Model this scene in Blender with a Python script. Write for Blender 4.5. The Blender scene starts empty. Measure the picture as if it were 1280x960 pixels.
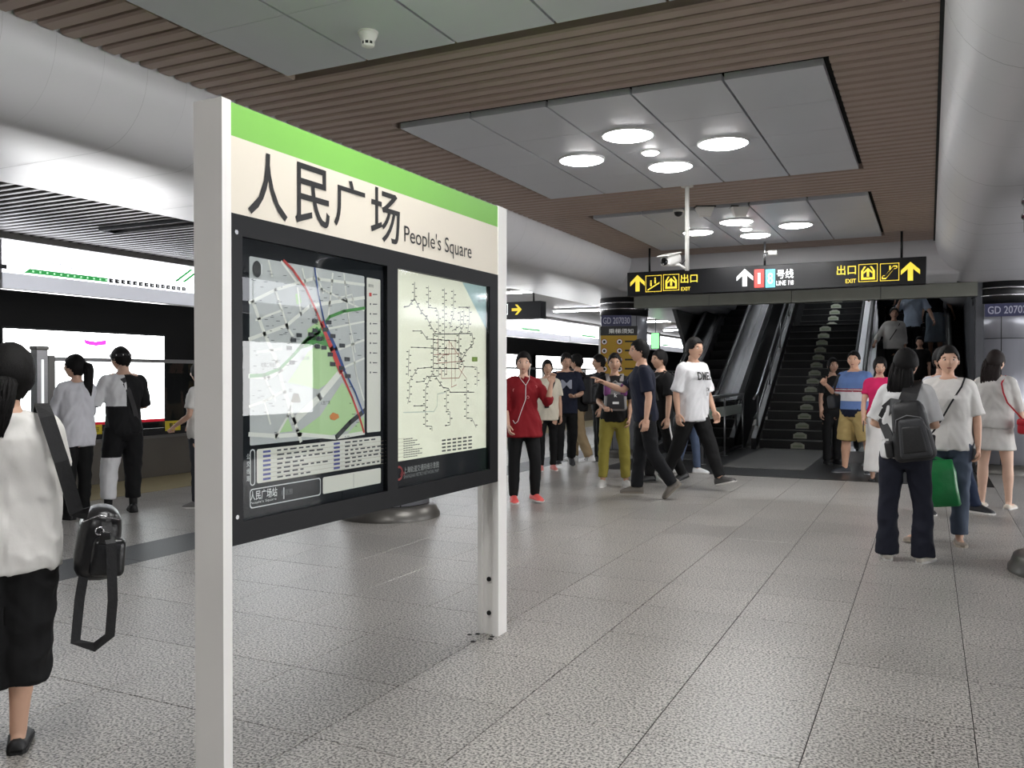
import bpy, bmesh, math, random
import numpy as np
from mathutils import Vector, Matrix, noise

random.seed(7)
scene = bpy.context.scene
C = scene.collection
PI = math.pi

# ------------------------------------------------------------------ camera
FPX = 1070.0                       # focal length in pixels of the 1280 wide frame
CAM = Vector((0.0, 0.0, 1.45))
YAW, PITCH = math.radians(26.0), math.radians(-0.535)
cam_data = bpy.data.cameras.new('camera')
cam_data.sensor_width = 36.0
cam_data.lens = 36.0 * FPX / 1280.0
cam_data.clip_end = 200
cam = bpy.data.objects.new('camera', cam_data)
cam.location = CAM
cam.rotation_euler = (PI / 2 + PITCH, 0, YAW)
C.objects.link(cam)
scene.camera = cam

# ------------------------------------------------------------------ world and exposure
world = bpy.data.worlds.new('world')
scene.world = world
world.use_nodes = True
bgn = world.node_tree.nodes['Background']
bgn.inputs[0].default_value = (0.75, 0.8, 0.9, 1)
bgn.inputs[1].default_value = 0.1
vs = scene.view_settings
vs.view_transform = 'Standard'
vs.look = 'None'
vs.gamma = 1.0
vs.use_curve_mapping = False
vs.exposure = 1.25
LAMP = 21.5          # round ceiling lights
HEADER = 2.6        # luminous route boards over the platform gates
ADBOX = 5.0         # light boxes on the track walls
STAIRLAMP = 34.0    # lamps of the stairwell
TUBE = 26.0         # fluorescent tubes of the side aisles

# ------------------------------------------------------------------ pixel -> place
_F = Vector((-math.sin(YAW) * math.cos(PITCH), math.cos(YAW) * math.cos(PITCH), math.sin(PITCH)))
_R = Vector((math.cos(YAW), math.sin(YAW), 0))
_U = _R.cross(_F)

def ray(px, py):
    return _F + _R * ((px - 640) / FPX) + _U * ((480 - py) / FPX)

def on_x(px, py, X):
    d = ray(px, py)
    return CAM + d * ((X - CAM.x) / d.x)

def on_y(px, py, Y):
    d = ray(px, py)
    return CAM + d * ((Y - CAM.y) / d.y)

def on_z(px, py, Z):
    d = ray(px, py)
    return CAM + d * ((Z - CAM.z) / d.z)

# ------------------------------------------------------------------ materials
def lin(c):
    out = []
    for v in c[:3]:
        v = v / 255.0
        out.append(v / 12.92 if v <= 0.04045 else ((v + 0.055) / 1.055) ** 2.4)
    return (*out, 1.0)

_mats = {}

def mat(name, col, rough=0.5, metal=0.0, var=0.06, scale=6.0, bump=0.0, bscale=40.0, spec=0.5, emit=0.0, ecol=None, rnd=0.0, stretch=None, coat=0.0):
    if name in _mats:
        return _mats[name]
    m = bpy.data.materials.new(name)
    _mats[name] = m
    m.use_nodes = True
    nt = m.node_tree
    N, L = nt.nodes, nt.links
    b = N['Principled BSDF']
    base = lin(col)
    b.inputs['Roughness'].default_value = rough
    b.inputs['Metallic'].default_value = metal
    b.inputs['Specular IOR Level'].default_value = spec
    if coat:
        b.inputs['Coat Weight'].default_value = coat
        b.inputs['Coat Roughness'].default_value = 0.08
    tc = N.new('ShaderNodeTexCoord')
    mp = N.new('ShaderNodeMapping')
    L.new(tc.outputs['Object'], mp.inputs['Vector'])
    if stretch:
        mp.inputs['Scale'].default_value = stretch
    nz = N.new('ShaderNodeTexNoise')
    nz.inputs['Scale'].default_value = scale
    nz.inputs['Detail'].default_value = 4
    L.new(mp.outputs[0], nz.inputs['Vector'])
    hsv = N.new('ShaderNodeHueSaturation')
    hsv.inputs['Color'].default_value = base
    mr = N.new('ShaderNodeMapRange')
    mr.inputs[1].default_value = 0.25
    mr.inputs[2].default_value = 0.75
    mr.inputs[3].default_value = 1 - var
    mr.inputs[4].default_value = 1 + var
    L.new(nz.outputs['Fac'], mr.inputs[0])
    val = mr.outputs[0]
    if rnd:
        oi = N.new('ShaderNodeObjectInfo')
        r2 = N.new('ShaderNodeMapRange')
        r2.inputs[3].default_value = 1 - rnd
        r2.inputs[4].default_value = 1 + rnd
        L.new(oi.outputs['Random'], r2.inputs[0])
        mu = N.new('ShaderNodeMath')
        mu.operation = 'MULTIPLY'
        L.new(val, mu.inputs[0])
        L.new(r2.outputs[0], mu.inputs[1])
        val = mu.outputs[0]
    L.new(val, hsv.inputs['Value'])
    L.new(hsv.outputs[0], b.inputs['Base Color'])
    if bump:
        n2 = N.new('ShaderNodeTexNoise')
        n2.inputs['Scale'].default_value = bscale
        n2.inputs['Detail'].default_value = 3
        L.new(mp.outputs[0], n2.inputs['Vector'])
        bp = N.new('ShaderNodeBump')
        bp.inputs['Strength'].default_value = bump
        bp.inputs['Distance'].default_value = 0.01
        L.new(n2.outputs['Fac'], bp.inputs['Height'])
        L.new(bp.outputs[0], b.inputs['Normal'])
    if emit:
        b.inputs['Emission Color'].default_value = lin(ecol or col)
        b.inputs['Emission Strength'].default_value = emit
    return m

def glass_mat(name, tint=(235, 240, 240), rough=0.02, ior=1.5):
    m = bpy.data.materials.new(name)
    m.use_nodes = True
    nt = m.node_tree
    N, L = nt.nodes, nt.links
    N.remove(N['Principled BSDF'])
    tr = N.new('ShaderNodeBsdfTransparent')
    tr.inputs[0].default_value = lin(tint)
    gl = N.new('ShaderNodeBsdfGlossy')
    gl.inputs['Roughness'].default_value = rough
    fr = N.new('ShaderNodeFresnel')
    fr.inputs[0].default_value = ior
    mx = N.new('ShaderNodeMixShader')
    geo = N.new('ShaderNodeNewGeometry')      # reflect at the outer faces only, as a real thin pane does
    one = N.new('ShaderNodeMath')
    one.operation = 'SUBTRACT'
    one.inputs[0].default_value = 1.0
    L.new(geo.outputs['Backfacing'], one.inputs[1])
    mu = N.new('ShaderNodeMath')
    mu.operation = 'MULTIPLY'
    L.new(fr.outputs[0], mu.inputs[0])
    L.new(one.outputs[0], mu.inputs[1])
    L.new(mu.outputs[0], mx.inputs[0])
    L.new(tr.outputs[0], mx.inputs[1])
    L.new(gl.outputs[0], mx.inputs[2])
    L.new(mx.outputs[0], N['Material Output'].inputs[0])
    return m

def granite(name, dark, light, rough=0.3, rnd=0.05):
    m = bpy.data.materials.new(name)
    m.use_nodes = True
    nt = m.node_tree
    N, L = nt.nodes, nt.links
    b = N['Principled BSDF']
    geo = N.new('ShaderNodeNewGeometry')
    n1 = N.new('ShaderNodeTexNoise')
    n1.inputs['Scale'].default_value = 88
    n1.inputs['Detail'].default_value = 2
    L.new(geo.outputs['Position'], n1.inputs['Vector'])
    r1 = N.new('ShaderNodeValToRGB')
    e = r1.color_ramp.elements
    e[0].position = 0.38
    e[0].color = lin(dark)
    e[1].position = 0.60
    e[1].color = lin(light)
    mid = e.new(0.47)
    mid.color = lin([(a * 0.4 + c * 0.6) for a, c in zip(dark, light)])
    L.new(n1.outputs['Fac'], r1.inputs[0])
    # soft traffic wear, metres across
    n2 = N.new('ShaderNodeTexNoise')
    n2.inputs['Scale'].default_value = 0.9
    n2.inputs['Detail'].default_value = 3
    L.new(geo.outputs['Position'], n2.inputs['Vector'])
    mr = N.new('ShaderNodeMapRange')
    mr.inputs[1].default_value = 0.3
    mr.inputs[2].default_value = 0.7
    mr.inputs[3].default_value = 0.88
    mr.inputs[4].default_value = 1.1
    L.new(n2.outputs['Fac'], mr.inputs[0])
    oi = N.new('ShaderNodeObjectInfo')
    r2 = N.new('ShaderNodeMapRange')
    r2.inputs[3].default_value = 1 - rnd
    r2.inputs[4].default_value = 1 + rnd
    L.new(oi.outputs['Random'], r2.inputs[0])
    mu = N.new('ShaderNodeMath')
    mu.operation = 'MULTIPLY'
    L.new(mr.outputs[0], mu.inputs[0])
    L.new(r2.outputs[0], mu.inputs[1])
    hsv = N.new('ShaderNodeHueSaturation')
    L.new(r1.outputs[0], hsv.inputs['Color'])
    L.new(mu.outputs[0], hsv.inputs['Value'])
    L.new(hsv.outputs[0], b.inputs['Base Color'])
    mr3 = N.new('ShaderNodeMapRange')
    mr3.inputs[3].default_value = max(rough - 0.04, 0.29)
    mr3.inputs[4].default_value = rough + 0.07
    L.new(n2.outputs['Fac'], mr3.inputs[0])
    L.new(mr3.outputs[0], b.inputs['Roughness'])
    b.inputs['Specular IOR Level'].default_value = 0.55
    return m

# ------------------------------------------------------------------ mesh building
class MB:
    def __init__(self):
        self.v, self.f, self.m, self.s = [], [], [], []

    def add(self, verts, faces, mi=0, smooth=False):
        o = len(self.v)
        self.v += [tuple(p) for p in verts]
        self.f += [tuple(i + o for i in f) for f in faces]
        self.m += [mi] * len(faces)
        self.s += [smooth] * len(faces)
        return self

    def box(self, x0, x1, y0, y1, z0, z1, mi=0, M=None):
        vs_ = [Vector(p) for p in ((x0, y0, z0), (x1, y0, z0), (x1, y1, z0), (x0, y1, z0), (x0, y0, z1), (x1, y0, z1), (x1, y1, z1), (x0, y1, z1))]
        if M is not None:
            vs_ = [M @ p for p in vs_]
        return self.add(vs_, [(3, 2, 1, 0), (4, 5, 6, 7), (0, 1, 5, 4), (1, 2, 6, 5), (2, 3, 7, 6), (3, 0, 4, 7)], mi)

    def prism(self, pts, axis, a, b, mi=0, smooth=False):
        """pts: 2D polygon; axis 'x': (y,z) swept in x; 'y': (x,z) swept in y; 'z': (x,y) swept in z"""
        def P(p, t):
            return {'x': (t, p[0], p[1]), 'y': (p[0], t, p[1]), 'z': (p[0], p[1], t)}[axis]
        n = len(pts)
        area = sum(pts[i][0] * pts[(i + 1) % n][1] - pts[(i + 1) % n][0] * pts[i][1] for i in range(n))
        if (area < 0) != (axis == 'y'):
            pts = pts[::-1]
        if a > b:
            a, b = b, a
        vs_ = [P(p, a) for p in pts] + [P(p, b) for p in pts]
        self.add(vs_, [tuple(range(n - 1, -1, -1)), tuple(range(n, 2 * n))], mi)
        k = len(self.v) - 2 * n
        self.f += [(k + i, k + (i + 1) % n, k + n + (i + 1) % n, k + n + i) for i in range(n)]
        self.m += [mi] * n
        self.s += [smooth] * n
        return self

    def tube(self, path, r, n=8, mi=0, cap=True, smooth=True, flat=1.0):
        path = [Vector(p) for p in path]
        rs = r if isinstance(r, (list, tuple)) else [r] * len(path)
        up = Vector((0.0, 0.0, 1.0))
        t0 = (path[1] - path[0]).normalized()
        if abs(t0.z) > 0.9:
            up = Vector((0.0, 1.0, 0.0))
        vs_ = []
        for i, p in enumerate(path):
            t = (path[min(i + 1, len(path) - 1)] - path[max(i - 1, 0)]).normalized()
            a = up - t * up.dot(t)
            if a.length < 1e-4:
                a = t.orthogonal()
            a.normalize()
            b_ = t.cross(a)
            up = a
            for k in range(n):
                th = 2 * PI * k / n
                vs_.append(p + (a * math.cos(th) * flat + b_ * math.sin(th)) * rs[i])
        fs = []
        for i in range(len(path) - 1):
            for k in range(n):
                fs.append((i * n + k, i * n + (k + 1) % n, (i + 1) * n + (k + 1) % n, (i + 1) * n + k))
        self.add(vs_, fs, mi, smooth)
        if cap:
            o = len(self.v) - len(vs_)
            self.f += [tuple(o + k for k in range(n - 1, -1, -1)), tuple(o + (len(path) - 1) * n + k for k in range(n))]
            self.m += [mi, mi]
            self.s += [False, False]
        return self

    def lathe(self, prof, cx, cy, n=32, a0=0.0, a1=2 * PI, mi=0, smooth=True, M=None):
        full = abs(a1 - a0 - 2 * PI) < 1e-5
        m_ = n if full else n + 1
        vs_ = []
        for k in range(m_):
            th = a0 + (a1 - a0) * k / n
            for r, z in prof:
                p = Vector((cx + r * math.cos(th), cy + r * math.sin(th), z))
                vs_.append(M @ p if M is not None else p)
        q = len(prof)
        fs = []
        for k in range(n):
            k2 = (k + 1) % m_
            for j in range(q - 1):
                fs.append((k * q + j, k2 * q + j, k2 * q + j + 1, k * q + j + 1))
        return self.add(vs_, fs, mi, smooth)

    def mesh(self, name, mats):
        me = bpy.data.meshes.new(name)
        me.from_pydata(self.v, [], self.f)
        for m in (mats if isinstance(mats, (list, tuple)) else [mats]):
            me.materials.append(m)
        me.polygons.foreach_set('material_index', self.m)
        me.polygons.foreach_set('use_smooth', self.s)
        me.update()
        return me

    def build(self, name, mats, parent=None, **kw):
        return link(name, self.mesh(name, mats), parent, **kw)

def link(name, data, parent=None, loc=None, label=None, cat=None, group=None, kind=None):
    o = bpy.data.objects.new(name, data)
    C.objects.link(o)
    if parent is not None:
        o.parent = parent
    if loc is not None:
        o.location = loc
    tag(o, label, cat, group, kind)
    return o

def tag(o, label=None, cat=None, group=None, kind=None):
    for k, v in (('label', label), ('category', cat), ('group', group), ('kind', kind)):
        if v:
            o[k] = v
    return o

def thing(name, label, cat, loc=(0, 0, 0), rz=0.0, group=None, kind=None):
    o = link(name, None, None, loc, label, cat, group, kind)
    o.rotation_euler = (0, 0, rz)
    o.empty_display_size = 0.1
    return o

def bevel_box(sx, sy, sz, bev, seg=2):
    """box centred at the origin with rounded edges, as (verts, faces)"""
    bm = bmesh.new()
    bmesh.ops.create_cube(bm, size=1.0)
    bmesh.ops.scale(bm, vec=(sx, sy, sz), verts=bm.verts)
    bmesh.ops.bevel(bm, geom=bm.edges[:], offset=bev, segments=seg, affect='EDGES', profile=0.5)
    bm.verts.ensure_lookup_table()
    v = [p.co.copy() for p in bm.verts]
    f = [[q.index for q in p.verts] for p in bm.faces]
    bm.free()
    return v, f

_tcache = {}

def text_geo(body, bold=0.0):
    key = (body, bold)
    if key not in _tcache:
        cu = bpy.data.curves.new('lettering', 'FONT')
        cu.body = body
        cu.size = 1.0
        cu.resolution_u = 4
        cu.offset = bold
        o = bpy.data.objects.new('lettering', cu)
        C.objects.link(o)
        dg = bpy.context.evaluated_depsgraph_get()
        me = bpy.data.meshes.new_from_object(o.evaluated_get(dg))
        v = np.array([tuple(p.co) for p in me.vertices])[:, :2]
        f = [tuple(p.vertices) for p in me.polygons]
        bpy.data.objects.remove(o)
        bpy.data.curves.remove(cu)
        bpy.data.meshes.remove(me)
        mn, mx = v.min(0), v.max(0)
        _tcache[key] = ((v - mn) / np.maximum(mx - mn, 1e-6), f, (mx - mn)[0] / max((mx - mn)[1], 1e-6))
    return _tcache[key]

def text_on(plane, body, u0, u1, v0, v1, bold=0.0, mb=None, mi=0):
    """lettering fitted to the box u0..u1 x v0..v1 of a plane function plane(u, v) -> point"""
    v, f, asp = text_geo(body, bold)
    mb = mb or MB()
    if u1 is None:
        u1 = u0 + (v1 - v0) * asp
    mb.add([plane(u0 + (u1 - u0) * a, v0 + (v1 - v0) * b) for a, b in v], f, mi)
    return mb
# ------------------------------------------------------------------ shared materials
M_TILE = granite('granite_tile', (70, 68, 65), (187, 183, 177), 0.33)
M_TILE2 = granite('granite_tile_worn', (80, 77, 73), (176, 172, 165), 0.36)
M_DARKG = granite('granite_dark', (26, 28, 31), (54, 56, 60), 0.42)
M_GROUT = mat('grout', (36, 34, 32), 0.85, spec=0.1)
M_PANEL = mat('ceiling_panel_grey', (204, 207, 213), 0.42, 0.0, 0.02, 2)
M_SLAT = mat('ceiling_slat_taupe', (168, 150, 139), 0.55, 0.0, 0.04, 3)
M_PLEN = mat('plenum_black', (14, 14, 14), 0.9)
M_BEAM = mat('beam_cladding', (206, 206, 209), 0.36, 0.04, 0.03, 1.5, spec=0.38)
M_BEAMIN = mat('beam_core', (110, 110, 112), 0.6)
M_STEEL = mat('brushed_steel', (168, 168, 170), 0.28, 0.85, 0.05, 8, stretch=(1, 1, 12))
M_CHROME = mat('chrome', (205, 205, 208), 0.15, 1.0, 0.02)
M_BLACKM = mat('black_metal', (17, 18, 20), 0.35, 0.0, 0.08)
M_BLACK = mat('matt_black', (10, 10, 11), 0.6)
M_WHITEP = mat('white_paint', (222, 221, 216), 0.4, 0, 0.03, 3)
M_COLCLAD = mat('column_cladding', (150, 151, 158), 0.3, 0.35, 0.05, 3, stretch=(3, 3, 0.6))
M_SIDESLAT = mat('side_slat', (56, 49, 45), 0.36, 0.15, 0.05, 3)
M_GLASS = glass_mat('clear_glass')
M_DGLASS = glass_mat('smoked_glass', (120, 124, 124))

H = 3.30
XL, XR = -4.24, 0.06            # edges of the slatted middle ceiling
BZ, BR, BW = 2.85, 0.45, 1.80   # side beams: underside, corner radius, width
YEND = 13.0
XG = -10.0                      # platform gates
XG2 = 5.86

# ------------------------------------------------------------------ floor
fl = MB()
fl.box(-10.6, 6.4, -9, 60, -0.3, -0.004)
floor = fl.build('floor', M_GROUT, label='grey granite tiled platform floor', kind='structure')
TX, TY = 0.60, 0.625
def tile_mesh(name, w, d, m):
    mb = MB()
    g, b_, t = 0.0018, 0.0018, 0.03
    x0, x1, y0, y1 = -w / 2 + g, w / 2 - g, -d / 2 + g, d / 2 - g
    vs_ = [(x0, y0, -t), (x1, y0, -t), (x1, y1, -t), (x0, y1, -t), (x0, y0, -b_), (x1, y0, -b_), (x1, y1, -b_), (x0, y1, -b_),
           (x0 + b_, y0 + b_, 0), (x1 - b_, y0 + b_, 0), (x1 - b_, y1 - b_, 0), (x0 + b_, y1 - b_, 0)]
    mb.add(vs_, [(0, 1, 5, 4), (1, 2, 6, 5), (2, 3, 7, 6), (3, 0, 4, 7), (4, 5, 9, 8), (5, 6, 10, 9), (6, 7, 11, 10), (7, 4, 8, 11), (8, 9, 10, 11)])
    return mb.mesh(name, m)
tile_me = tile_mesh('floor_tile', TX, TY, M_TILE)
def visible(x, y, z=0.0, pad=60):
    d = Vector((x, y, z)) - CAM
    dep = d.dot(_F)
    if dep < 0.3:
        return None
    px, py = 640 + FPX * d.dot(_R) / dep, 480 - FPX * d.dot(_U) / dep
    return dep if (-pad < px < 1280 + pad and -pad < py < 960 + pad) else None
cand = []
rest = MB()
X0, Y0 = 0.17, 3.353
for i in range(-17, 11):
    xa = X0 + i * TX
    if xa < -10.0 or xa > 5.8:
        continue
    if -6.2 < xa + TX / 2 < -5.5 or 1.3 < xa + TX / 2 < 1.95:
        continue
    for j in range(-18, 60):
        ya = Y0 + j * TY
        if ya > 12.3 and -4.75 < xa + 0.3 < 0.7:
            if ya + TY > 12.66 and ya < 40:
                continue
        c = (xa + TX / 2, ya + TY / 2)
        dep = visible(c[0], c[1])
        cand.append((dep if dep else 1e3, c))
cand.sort()
for k, (dep, c) in enumerate(cand):
    if k < 240 and dep < 900:
        o = link('floor_tile', tile_me, floor, (c[0], c[1], random.uniform(-0.0005, 0.0)))
    else:
        g = 0.0012
        rest.add([(c[0] - TX / 2 + g, c[1] - TY / 2 + g, 0), (c[0] + TX / 2 - g, c[1] - TY / 2 + g, 0), (c[0] + TX / 2 - g, c[1] + TY / 2 - g, 0), (c[0] - TX / 2 + g, c[1] + TY / 2 - g, 0)], [(0, 1, 2, 3)])
rest.build('floor_tiles_beyond', M_TILE, floor, kind='stuff')
# dark granite bands along both column rows, in slabs
for xa in (-6.43, -5.53):            # half tiles beside the dark band
    hm = tile_mesh('floor_tile', TX / 2, TY, M_TILE)
    for j in range(-3, 26):
        link('floor_tile', hm, floor, (xa + TX / 4, Y0 + (j + 0.5) * TY, 0))
for xc in (-5.83, 1.67):
    for j in range(-6, 30):
        y = 1.0 + j * 1.25
        mb = MB()
        mb.box(xc - 0.2985, xc + 0.2985, y + 0.0015, y + 1.2485, -0.03, 0.0)
        mb.build('floor_slab', M_DARKG, floor)
# warning sill of the platform edge
mb = MB()
mb.box(-10.02, -8.75, -8, 45, -0.02, 0.003)
mb.build('floor_strip', mat('ochre_edge', (158, 146, 110), 0.45, 0, 0.08, 4), floor)

# landing plates in front of stairs and escalators
mb = MB()
mb.box(-4.65, 0.62, 12.65, 18.0, -0.02, 0.006)
landing = mb.build('landing_floor', mat('landing_black', (24, 24, 25), 0.35, 0, 0.1, 8), floor)
M_LAND = granite('landing_granite', (66, 65, 62), (118, 116, 112), 0.4)
for k in range(6):
    mb = MB()
    mb.box(-2.98, -1.72, 13.7 + k * 0.65, 13.7 + k * 0.65 + 0.647, 0.0, 0.012)
    mb.build('landing_tile', M_LAND, floor)

# ------------------------------------------------------------------ middle ceiling
cl = MB()
cl.box(XL - 0.05, XR + 0.05, -9, YEND, H + 0.10, H + 0.2)
ceiling = cl.build('ceiling', M_PLEN, label='slatted taupe ceiling with grey metal light panels', kind='structure')
PX0, PX1 = -3.55, -0.565
PERIOD, PY0, PLEN = 4.06, 5.37, 2.82
panels = [(PY0 + k * PERIOD, PY0 + k * PERIOD + PLEN) for k in range(-3, 2)]
def slat_mesh(name, w, x0, x1, h, m):
    mb = MB()
    b_ = 0.012
    prof = [(-w / 2, h), (-w / 2, b_), (-w / 2 + b_, 0), (w / 2 - b_, 0), (w / 2, b_), (w / 2, h)]
    mb.prism(prof, 'x', x0, x1)
    return mb.mesh(name, m)
sl_full = slat_mesh('slat', 0.098, XL + 0.012, XR - 0.02, 0.06, M_SLAT)
sl_l = slat_mesh('slat', 0.098, XL + 0.012, PX0 - 0.03, 0.06, M_SLAT)
sl_r = slat_mesh('slat', 0.098, PX1 + 0.03, XR - 0.02, 0.06, M_SLAT)
y = -4.0
while y < YEND - 0.05:
    hit = [p for p in panels if p[0] - 0.06 < y < p[1] + 0.06]
    if hit:
        link('slat', sl_l, ceiling, (0, y, H))
        link('slat', sl_r, ceiling, (0, y, H))
    else:
        link('slat', sl_full, ceiling, (0, y, H))
    y += 0.13
# grey metal tiles, five by four in every panel
cw, rh = (PX1 - PX0) / 5, PLEN / 4
ptile = MB()
ptile.box(-cw / 2 + 0.008, cw / 2 - 0.008, -rh / 2 + 0.002, rh / 2 - 0.002, -0.012, 0.03)
ptile_me = ptile.mesh('panel', M_PANEL)
for (a, b_) in panels[1:]:
    fr = MB()
    fr.box(PX0 - 0.02, PX1 + 0.02, a - 0.02, b_ + 0.02, H + 0.045, H + 0.06)
    fr.build('panel_backing', M_PLEN, ceiling)
    for i in range(5):
        for j in range(4):
            link('panel', ptile_me, ceiling, (PX0 + (i + 0.5) * cw, a + (j + 0.5) * rh, H))
# black shadow gap by the beam on the stairs' side
gp = MB()
gp.box(XR - 0.02, XR + 0.012, -5, YEND, H - 0.01, H + 0.1)
gp.build('shadow_gap', M_PLEN, ceiling)

# ------------------------------------------------------------------ rounded beams above the column rows
def beam_profile(xa, sgn, n=10):
    """cross section (x, z): drops from the slat edge, rounds under, flat underside, rounds up"""
    pts = [(xa, H + 0.1)]
    for k in range(n + 1):
        t = PI / 2 * k / n
        pts.append((xa + sgn * (BR - BR * math.cos(t)), BZ + BR - BR * math.sin(t)))
    xb = xa + sgn * BW
    pts.append((xb - sgn * 0.03, BZ))
    pts.append((xb, BZ + 0.02))
    pts.append((xb, H + 0.1))
    return pts
beams = []
for (xa, sgn, nm, lab) in ((XL, -1, 'trim_1', 'pale grey rounded beam cladding above the platform gates'), (XR, 1, 'trim_2', 'pale grey rounded beam cladding beyond the black shadow gap')):
    prof = beam_profile(xa, sgn)
    inner = MB()
    inner.prism([(p[0] + sgn * (0.01 if i < 12 else -0.01), p[1] + 0.012) for i, p in enumerate(prof)], 'y', -9, 45)
    bo = inner.build(nm, M_BEAMIN, label=lab, kind='structure')
    q = len(prof)
    def shell(length):
        mb = MB()
        vs_ = [(p[0], 0.0004, p[1]) for p in prof] + [(p[0], length - 0.0004, p[1]) for p in prof]
        fs = [(i, i + 1, q + i + 1, q + i) if sgn < 0 else (i + 1, i, q + i, q + i + 1) for i in range(q - 1)]
        mb.add(vs_, fs, 0, True)
        me = mb.mesh('cladding_panel', M_BEAM)
        return me
    me1 = shell(0.3)
    y = 1.29
    while y < 13.0:
        link('cladding_panel', me1, bo, (0, y, random.uniform(-0.0008, 0.0008)))
        y += 0.3
    me2 = shell(3.0)
    for yy in (-8.0, -5.0, -2.0):
        link('cladding_panel', me2, bo, (0, yy + (0.29 if yy == -2 else 0.29), 0))
    me3 = shell(3.2)
    for k in range(9):
        link('cladding_panel', me3, bo, (0, y + k * 3.2, 0))

# ------------------------------------------------------------------ cross beam at the end of the middle ceiling, and the stair fascia
cb = MB()
prof = [(YEND, H + 0.1)]
for k in range(9):
    t = PI / 2 * k / 8
    prof.append((YEND + 0.3 - 0.3 * math.cos(t), BZ + 0.3 - 0.3 * math.sin(t)))
prof += [(14.5, BZ), (14.5, H + 0.1)]
cross = MB()
cross.prism(prof, 'x', XL - 0.3, XR + 0.3, smooth=False)
crossb = cross.build('trim_3', M_BEAM, label='grey bulkhead closing the slatted ceiling above the stairs', kind='structure')
fa = None
nf = 4
for k in range(nf):
    mb = MB()
    xa, xb = -4.66 + k * 5.3 / nf, -4.66 + (k + 1) * 5.3 / nf
    mb.box(xa + 0.004, xb - 0.004, 14.42, 14.62, 2.64, 2.845)
    if fa is None:
        fa = mb.build('trim_4', mat('fascia_olive', (126, 127, 118), 0.4, 0.3, 0.05), label='olive grey fascia panels over the stair opening', kind='structure')
    else:
        mb.build('fascia_panel', _mats['fascia_olive'], fa)
# stairwell shell
sw = MB()
sw.box(0.62, 0.75, 14.6, 34, -0.1, 9)
swr = sw.build('wall_right', mat('stair_wall', (92, 94, 98), 0.35, 0.2, 0.05), label='grey clad stairwell wall beside the escalator', kind='structure')
for k in range(5):
    mb = MB()
    mb.box(0.60, 0.62, 14.7 + k * 1.6, 16.27 + k * 1.6, 0.02, 4.4)
    mb.build('wall_panel', _mats['stair_wall'], swr)
sw = MB()
sw.prism([(14.5, 2.86), (14.62, 3.4), (17, 4.6), (30, 12), (30, 12.3), (17, 5.0), (14.5, 3.6)], 'x', -4.9, 0.75)
sw.build('ceiling_stairwell', mat('well_dark', (70, 70, 70), 0.7), label='dark sloping soffit of the stairwell', kind='structure')
sw = MB()
sw.box(-4.9, 0.8, 31, 31.2, 0, 12)
sw.build('wall_stairwell_back', _mats['well_dark'], label='dark wall at the head of the stairs', kind='structure')
sw = MB()
sw.prism([(19.8, 1.0), (31, 7.2), (31, 12), (17.2, 4.9), (17.2, 3.2)], 'x', -4.86, -4.78)
sw.build('wall_stairwell_side', _mats['well_dark'], label='dark wall above the first escalator', kind='structure')

# ------------------------------------------------------------------ side aisle ceilings
for (xa, xb, nm, lab) in ((-10.3, XL - BW - 0.01, 'ceiling_side', 'dark louvred ceiling over the platform edge'), (XR + BW + 0.01, 6.2, 'ceiling_opposite', 'dark louvred ceiling over the opposite platform edge')):
    mb = MB()
    mb.box(xa, xb, -9, 45, 3.24, 3.34)
    sc_ = mb.build(nm, mat('side_ceiling', (58, 52, 48), 0.6), label=lab, kind='structure')
    if xa < -5:
        sm = slat_mesh('louvre_slat', 0.07, -9.85, XL - BW - 0.03, 0.07, M_SIDESLAT)
        y = 3.2
        while y < 11.4:
            link('louvre_slat', sm, sc_, (0, y, 3.15))
            y += 0.13
        mb = MB()
        mb.box(-9.85, XL - BW - 0.03, 11.4, 45, 3.15, 3.2)
        mb.build('ceiling_board', mat('side_board', (108, 100, 92), 0.5), sc_)
        mb = MB()
        mb.box(-9.98, -9.85, -9, 45, 3.08, 3.24)
        mb.build('edge_trim', mat('edge_trim_grey', (120, 118, 116), 0.4, 0.3), sc_)
# ------------------------------------------------------------------ track walls, far end
mb = MB()
mb.box(-15.32, -15.12, -9, 60, -1.2, 5)
mb.build('wall_left', M_BLACK, label='black tunnel wall across the track', kind='structure')
mb = MB()
mb.box(-15.1, -10.6, -9, 60, -1.3, -1.2)
mb.build('floor_track', mat('track_bed', (22, 21, 20), 0.9), label='dark track bed', kind='structure')
mb = MB()
mb.box(-15.1, -10.25, -9, 60, 3.3, 3.5)
mb.build('ceiling_track', M_BLACK, label='black ceiling above the track', kind='structure')
mb = MB()
mb.box(10.92, 11.12, -9, 60, -1.2, 5)
mb.build('wall_opposite', M_BLACK, label='black tunnel wall across the opposite track', kind='structure')
mb = MB()
mb.box(-15.3, 11, 58, 58.3, -1.3, 6)
mb.build('wall_back', mat('far_wall', (90, 92, 90), 0.6), label='grey wall at the far platform end', kind='structure')
mb = MB()
mb.box(-15.3, 11, -9.3, -9, -1.3, 6)
mb.build('wall_front', mat('near_wall', (150, 150, 150), 0.6), label='grey wall at the near platform end', kind='structure')

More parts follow.
